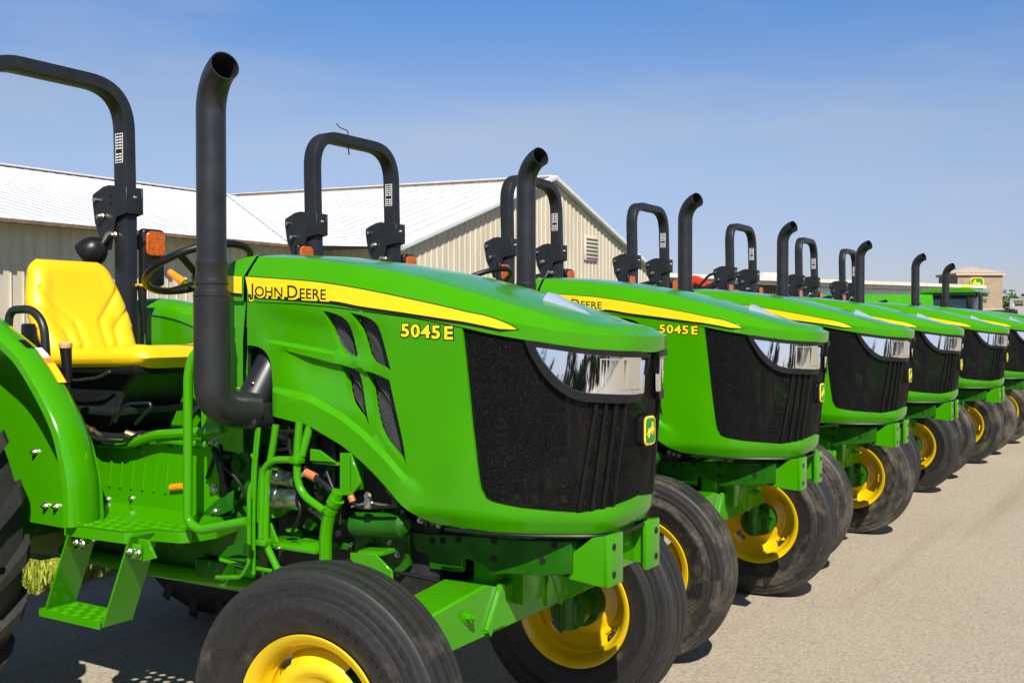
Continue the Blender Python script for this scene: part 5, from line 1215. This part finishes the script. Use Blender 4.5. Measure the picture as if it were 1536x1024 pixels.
# cab tractor farther along the row
oc = at(1433, 440, 37); b9 = empty('cab_tractor', (oc.x, oc.y, 0), rad(-6)); b9.scale = (.97, .97, .97)
m = MB(); prism(m, [(-1.15, 2.64), (-1.2, 2.68), (-1.0, 2.76), (.2, 2.84), (.8, 2.78), (.98, 2.68), (.95, 2.64)], 'y', -.88, .88, .03); m.build('cab_roof', 'green_paint', b9)
m = MB()
for x0, x1 in ((-.95, -.90), (.75, .62)):
    for y in (-.78, .78): sweep(m, [(x0, y, 1.3), (x1, y, 2.56)], rrect(.09, .07, .01))
for x0, x1 in ((-.25, -.22),):
    for y in (-.80, .80): sweep(m, [(x0, y, 1.3), (x1, y, 2.56)], rrect(.07, .05, .01))
bx(m, -1.15, .9, -.86, .86, 2.54, 2.63, .03); bx(m, -1.0, .8, -.8, .8, 1.0, 1.35, .03); bx(m, -1.15, -.55, -.82, .82, 1.3, 2.1, .03); m.build('cab_frame', 'black_satin', b9)
m = MB(); bx(m, -.90, .68, -.77, .77, 1.35, 2.52, .02); m.build('cab_glass', 'cab_glass', b9)
m = MB(); bx(m, .8, 2.9, -.42, .42, .9, 1.72, .08); prism(m, [(.75, 1.6), (2.9, 1.6), (2.95, 1.72), (2.2, 1.88), (.75, 2.08)], 'y', -.40, .40, .04); h9 = m.build('hood', 'green_paint', b9)
m = MB(); prism(m, [(.95, 1.80), (2.6, 1.66), (2.9, 1.60), (2.3, 1.74), (.95, 1.95)], 'y', -.425, -.415, 0); sub(m, 'stripe', 'yellow_decal', h9)
m = MB(); cyl(m, (1.0, -.62, 1.3), (1.0, -.62, 2.55), .07, n=14); cyl(m, (1.0, -.62, 1.3), (1.0, -.62, 1.95), .13, n=14); m.build('exhaust_pipe', 'black_pipe', b9)
m = MB(); tube(m, [(.7, -.85, 1.9), (.8, -1.05, 2.0), (.82, -1.1, 2.3)], .03, 8); bx(m, .78, .86, -1.2, -1.0, 2.0, 2.45, .02); bx(m, .85, 1.0, -.8, -.6, 2.56, 2.68, .02); m.build('mirror', 'black_satin', b9)
m = MB(); lathe(m, [(2.78, .06), (2.86, .16), (2.93, .10), (2.95, 0)], (.35, 0, 0), 14, 'z'); m.build('receiver_dome', 'yellow_decal', b9)
for sx, sr, sw in ((-.7, .92, .25), (2.4, .66, .2)):
    for sy in (-1.0, 1.0):
        m = MB(); lathe(m, [(-sw*.8, sr*.5), (-sw, sr*.85), (-sw*.6, sr), (sw*.6, sr), (sw, sr*.85), (sw*.8, sr*.5)], (sx, sy, sr), 32); w = m.build('wheel', 'tyre_rubber', b9, origin=(sx, sy, sr)); mm = MB(); lathe(mm, [(-sw*.7, sr*.5), (-sw*.3, sr*.3), (-sw*.3, 0)], (sx, sy, sr), 24); mm.v = [(v[0]-sx, v[1]-sy, v[2]-sr) for v in mm.v]; q = mm.build('rim', 'yellow_paint'); q.parent = w
tag(b9, 'large green tractor with glazed cab and dark pillars at the far end of the row', 'tractor')
# dark implement in front of the tower
oi_ = at(1497, 470, 60); b10 = empty('implement', (oi_.x, oi_.y, 0)); m = MB(); bx(m, -.12, .12, -.12, .12, 0, 2.3, .02); bx(m, -1.4, 1.0, -.1, .1, 2.1, 2.35, .02); bx(m, -.6, .5, -.3, .3, 1.2, 1.5, .03); m.build('mast', 'black_satin', b10)
m = MB(); cyl(m, (-1.1, 0, 2.1), (-1.1, 0, 1.75), .14, n=10); cyl(m, (.7, 0, 2.4), (.7, 0, 2.0), .16, n=10); m.build('spool', 'black_satin', b10)
tag(b10, 'dark upright implement mast standing in front of the dealership tower base', 'implement')
# ------------------------------------------------------------------ light, sky, camera
sd = V(*SUND)
sun = bpy.data.lights.new('sun', 'SUN'); sun.energy = SUN_E; sun.angle = rad(.5); sun.color = (1, .955, .88)
so = bpy.data.objects.new('sun', sun); COL.objects.link(so); so.rotation_euler = sd.to_track_quat('Z', 'Y').to_euler()
w = bpy.data.worlds.new('World'); SC.world = w; w.use_nodes = True; n = w.node_tree.nodes; l = w.node_tree.links
sk = n.new('ShaderNodeTexSky'); sk.sky_type = 'NISHITA'; sk.sun_disc = False; sk.sun_elevation = math.asin(sd.normalized().z); sk.sun_rotation = math.atan2(sd.x, sd.y)
sk.air_density = 1.0; sk.dust_density = SKY_DUST; sk.ozone_density = 2.5; sk.altitude = 200
bg = n['Background']; bg.inputs['Strength'].default_value = SKY_S
tc = n.new('ShaderNodeTexCoord'); mp = n.new('ShaderNodeMapping'); mp.inputs['Scale'].default_value = (1.2, 1.2, 6); nz = node(n, 'ShaderNodeTexNoise', Scale=2.2, Detail=7., Roughness=.6)
l.new(tc.outputs['Generated'], mp.inputs[0]); l.new(mp.outputs[0], nz.inputs['Vector'])
r = ramp(n, [(.46, (0, 0, 0)), (.76, (.34, .34, .34))]); l.new(nz.outputs['Fac'], r.inputs[0])
mx = n.new('ShaderNodeMixRGB'); mx.inputs[2].default_value = (5.2, 5.4, 6.0, 1); l.new(r.outputs[0], mx.inputs[0])
gn = n.new('ShaderNodeMixRGB'); gn.blend_type = 'MULTIPLY'; gn.inputs[0].default_value = 1; gn.inputs[2].default_value = (*SKY_GAIN, 1)
hs_ = node(n, 'ShaderNodeHueSaturation', Saturation=SKY_SAT, Value=1.0); l.new(sk.outputs[0], hs_.inputs['Color']); l.new(hs_.outputs[0], gn.inputs[1]); 
sep = n.new('ShaderNodeSeparateXYZ'); l.new(tc.outputs['Generated'], sep.inputs[0])
el = ramp(n, [(0., (.52, .56, .62)), (.07, (.583, .617, .68)), (.18, (.84, .84, .75)), (.29, (.475, .78, .92))]); e_ = el.color_ramp.elements.new(.55); e_.color = (.28, .38, .46, 1); e_ = el.color_ramp.elements.new(1.); e_.color = (.22, .30, .38, 1)
l.new(sep.outputs['Z'], el.inputs[0]); g2 = n.new('ShaderNodeMixRGB'); g2.blend_type = 'MULTIPLY'; g2.inputs[0].default_value = 1; l.new(gn.outputs[0], g2.inputs[1]); l.new(el.outputs[0], g2.inputs[2]); l.new(g2.outputs[0], mx.inputs[1]); l.new(mx.outputs[0], bg.inputs[0])
cam = bpy.data.cameras.new('camera'); co = bpy.data.objects.new('camera', cam); COL.objects.link(co); SC.camera = co
cam.sensor_width = 36; cam.lens = 36*1593.8/1536; cam.clip_end = 3000; cam.clip_start = .05
co.location = (0, 0, 1.45); co.rotation_euler = (math.pi/2-math.atan(23.43/1593.8), 0, rad(31.63))
SC.view_settings.view_transform = 'Standard'; SC.view_settings.look = 'None'; SC.view_settings.exposure = EXPO; SC.view_settings.gamma = 1
SC.cycles.max_bounces = 8; SC.cycles.transparent_max_bounces = 12
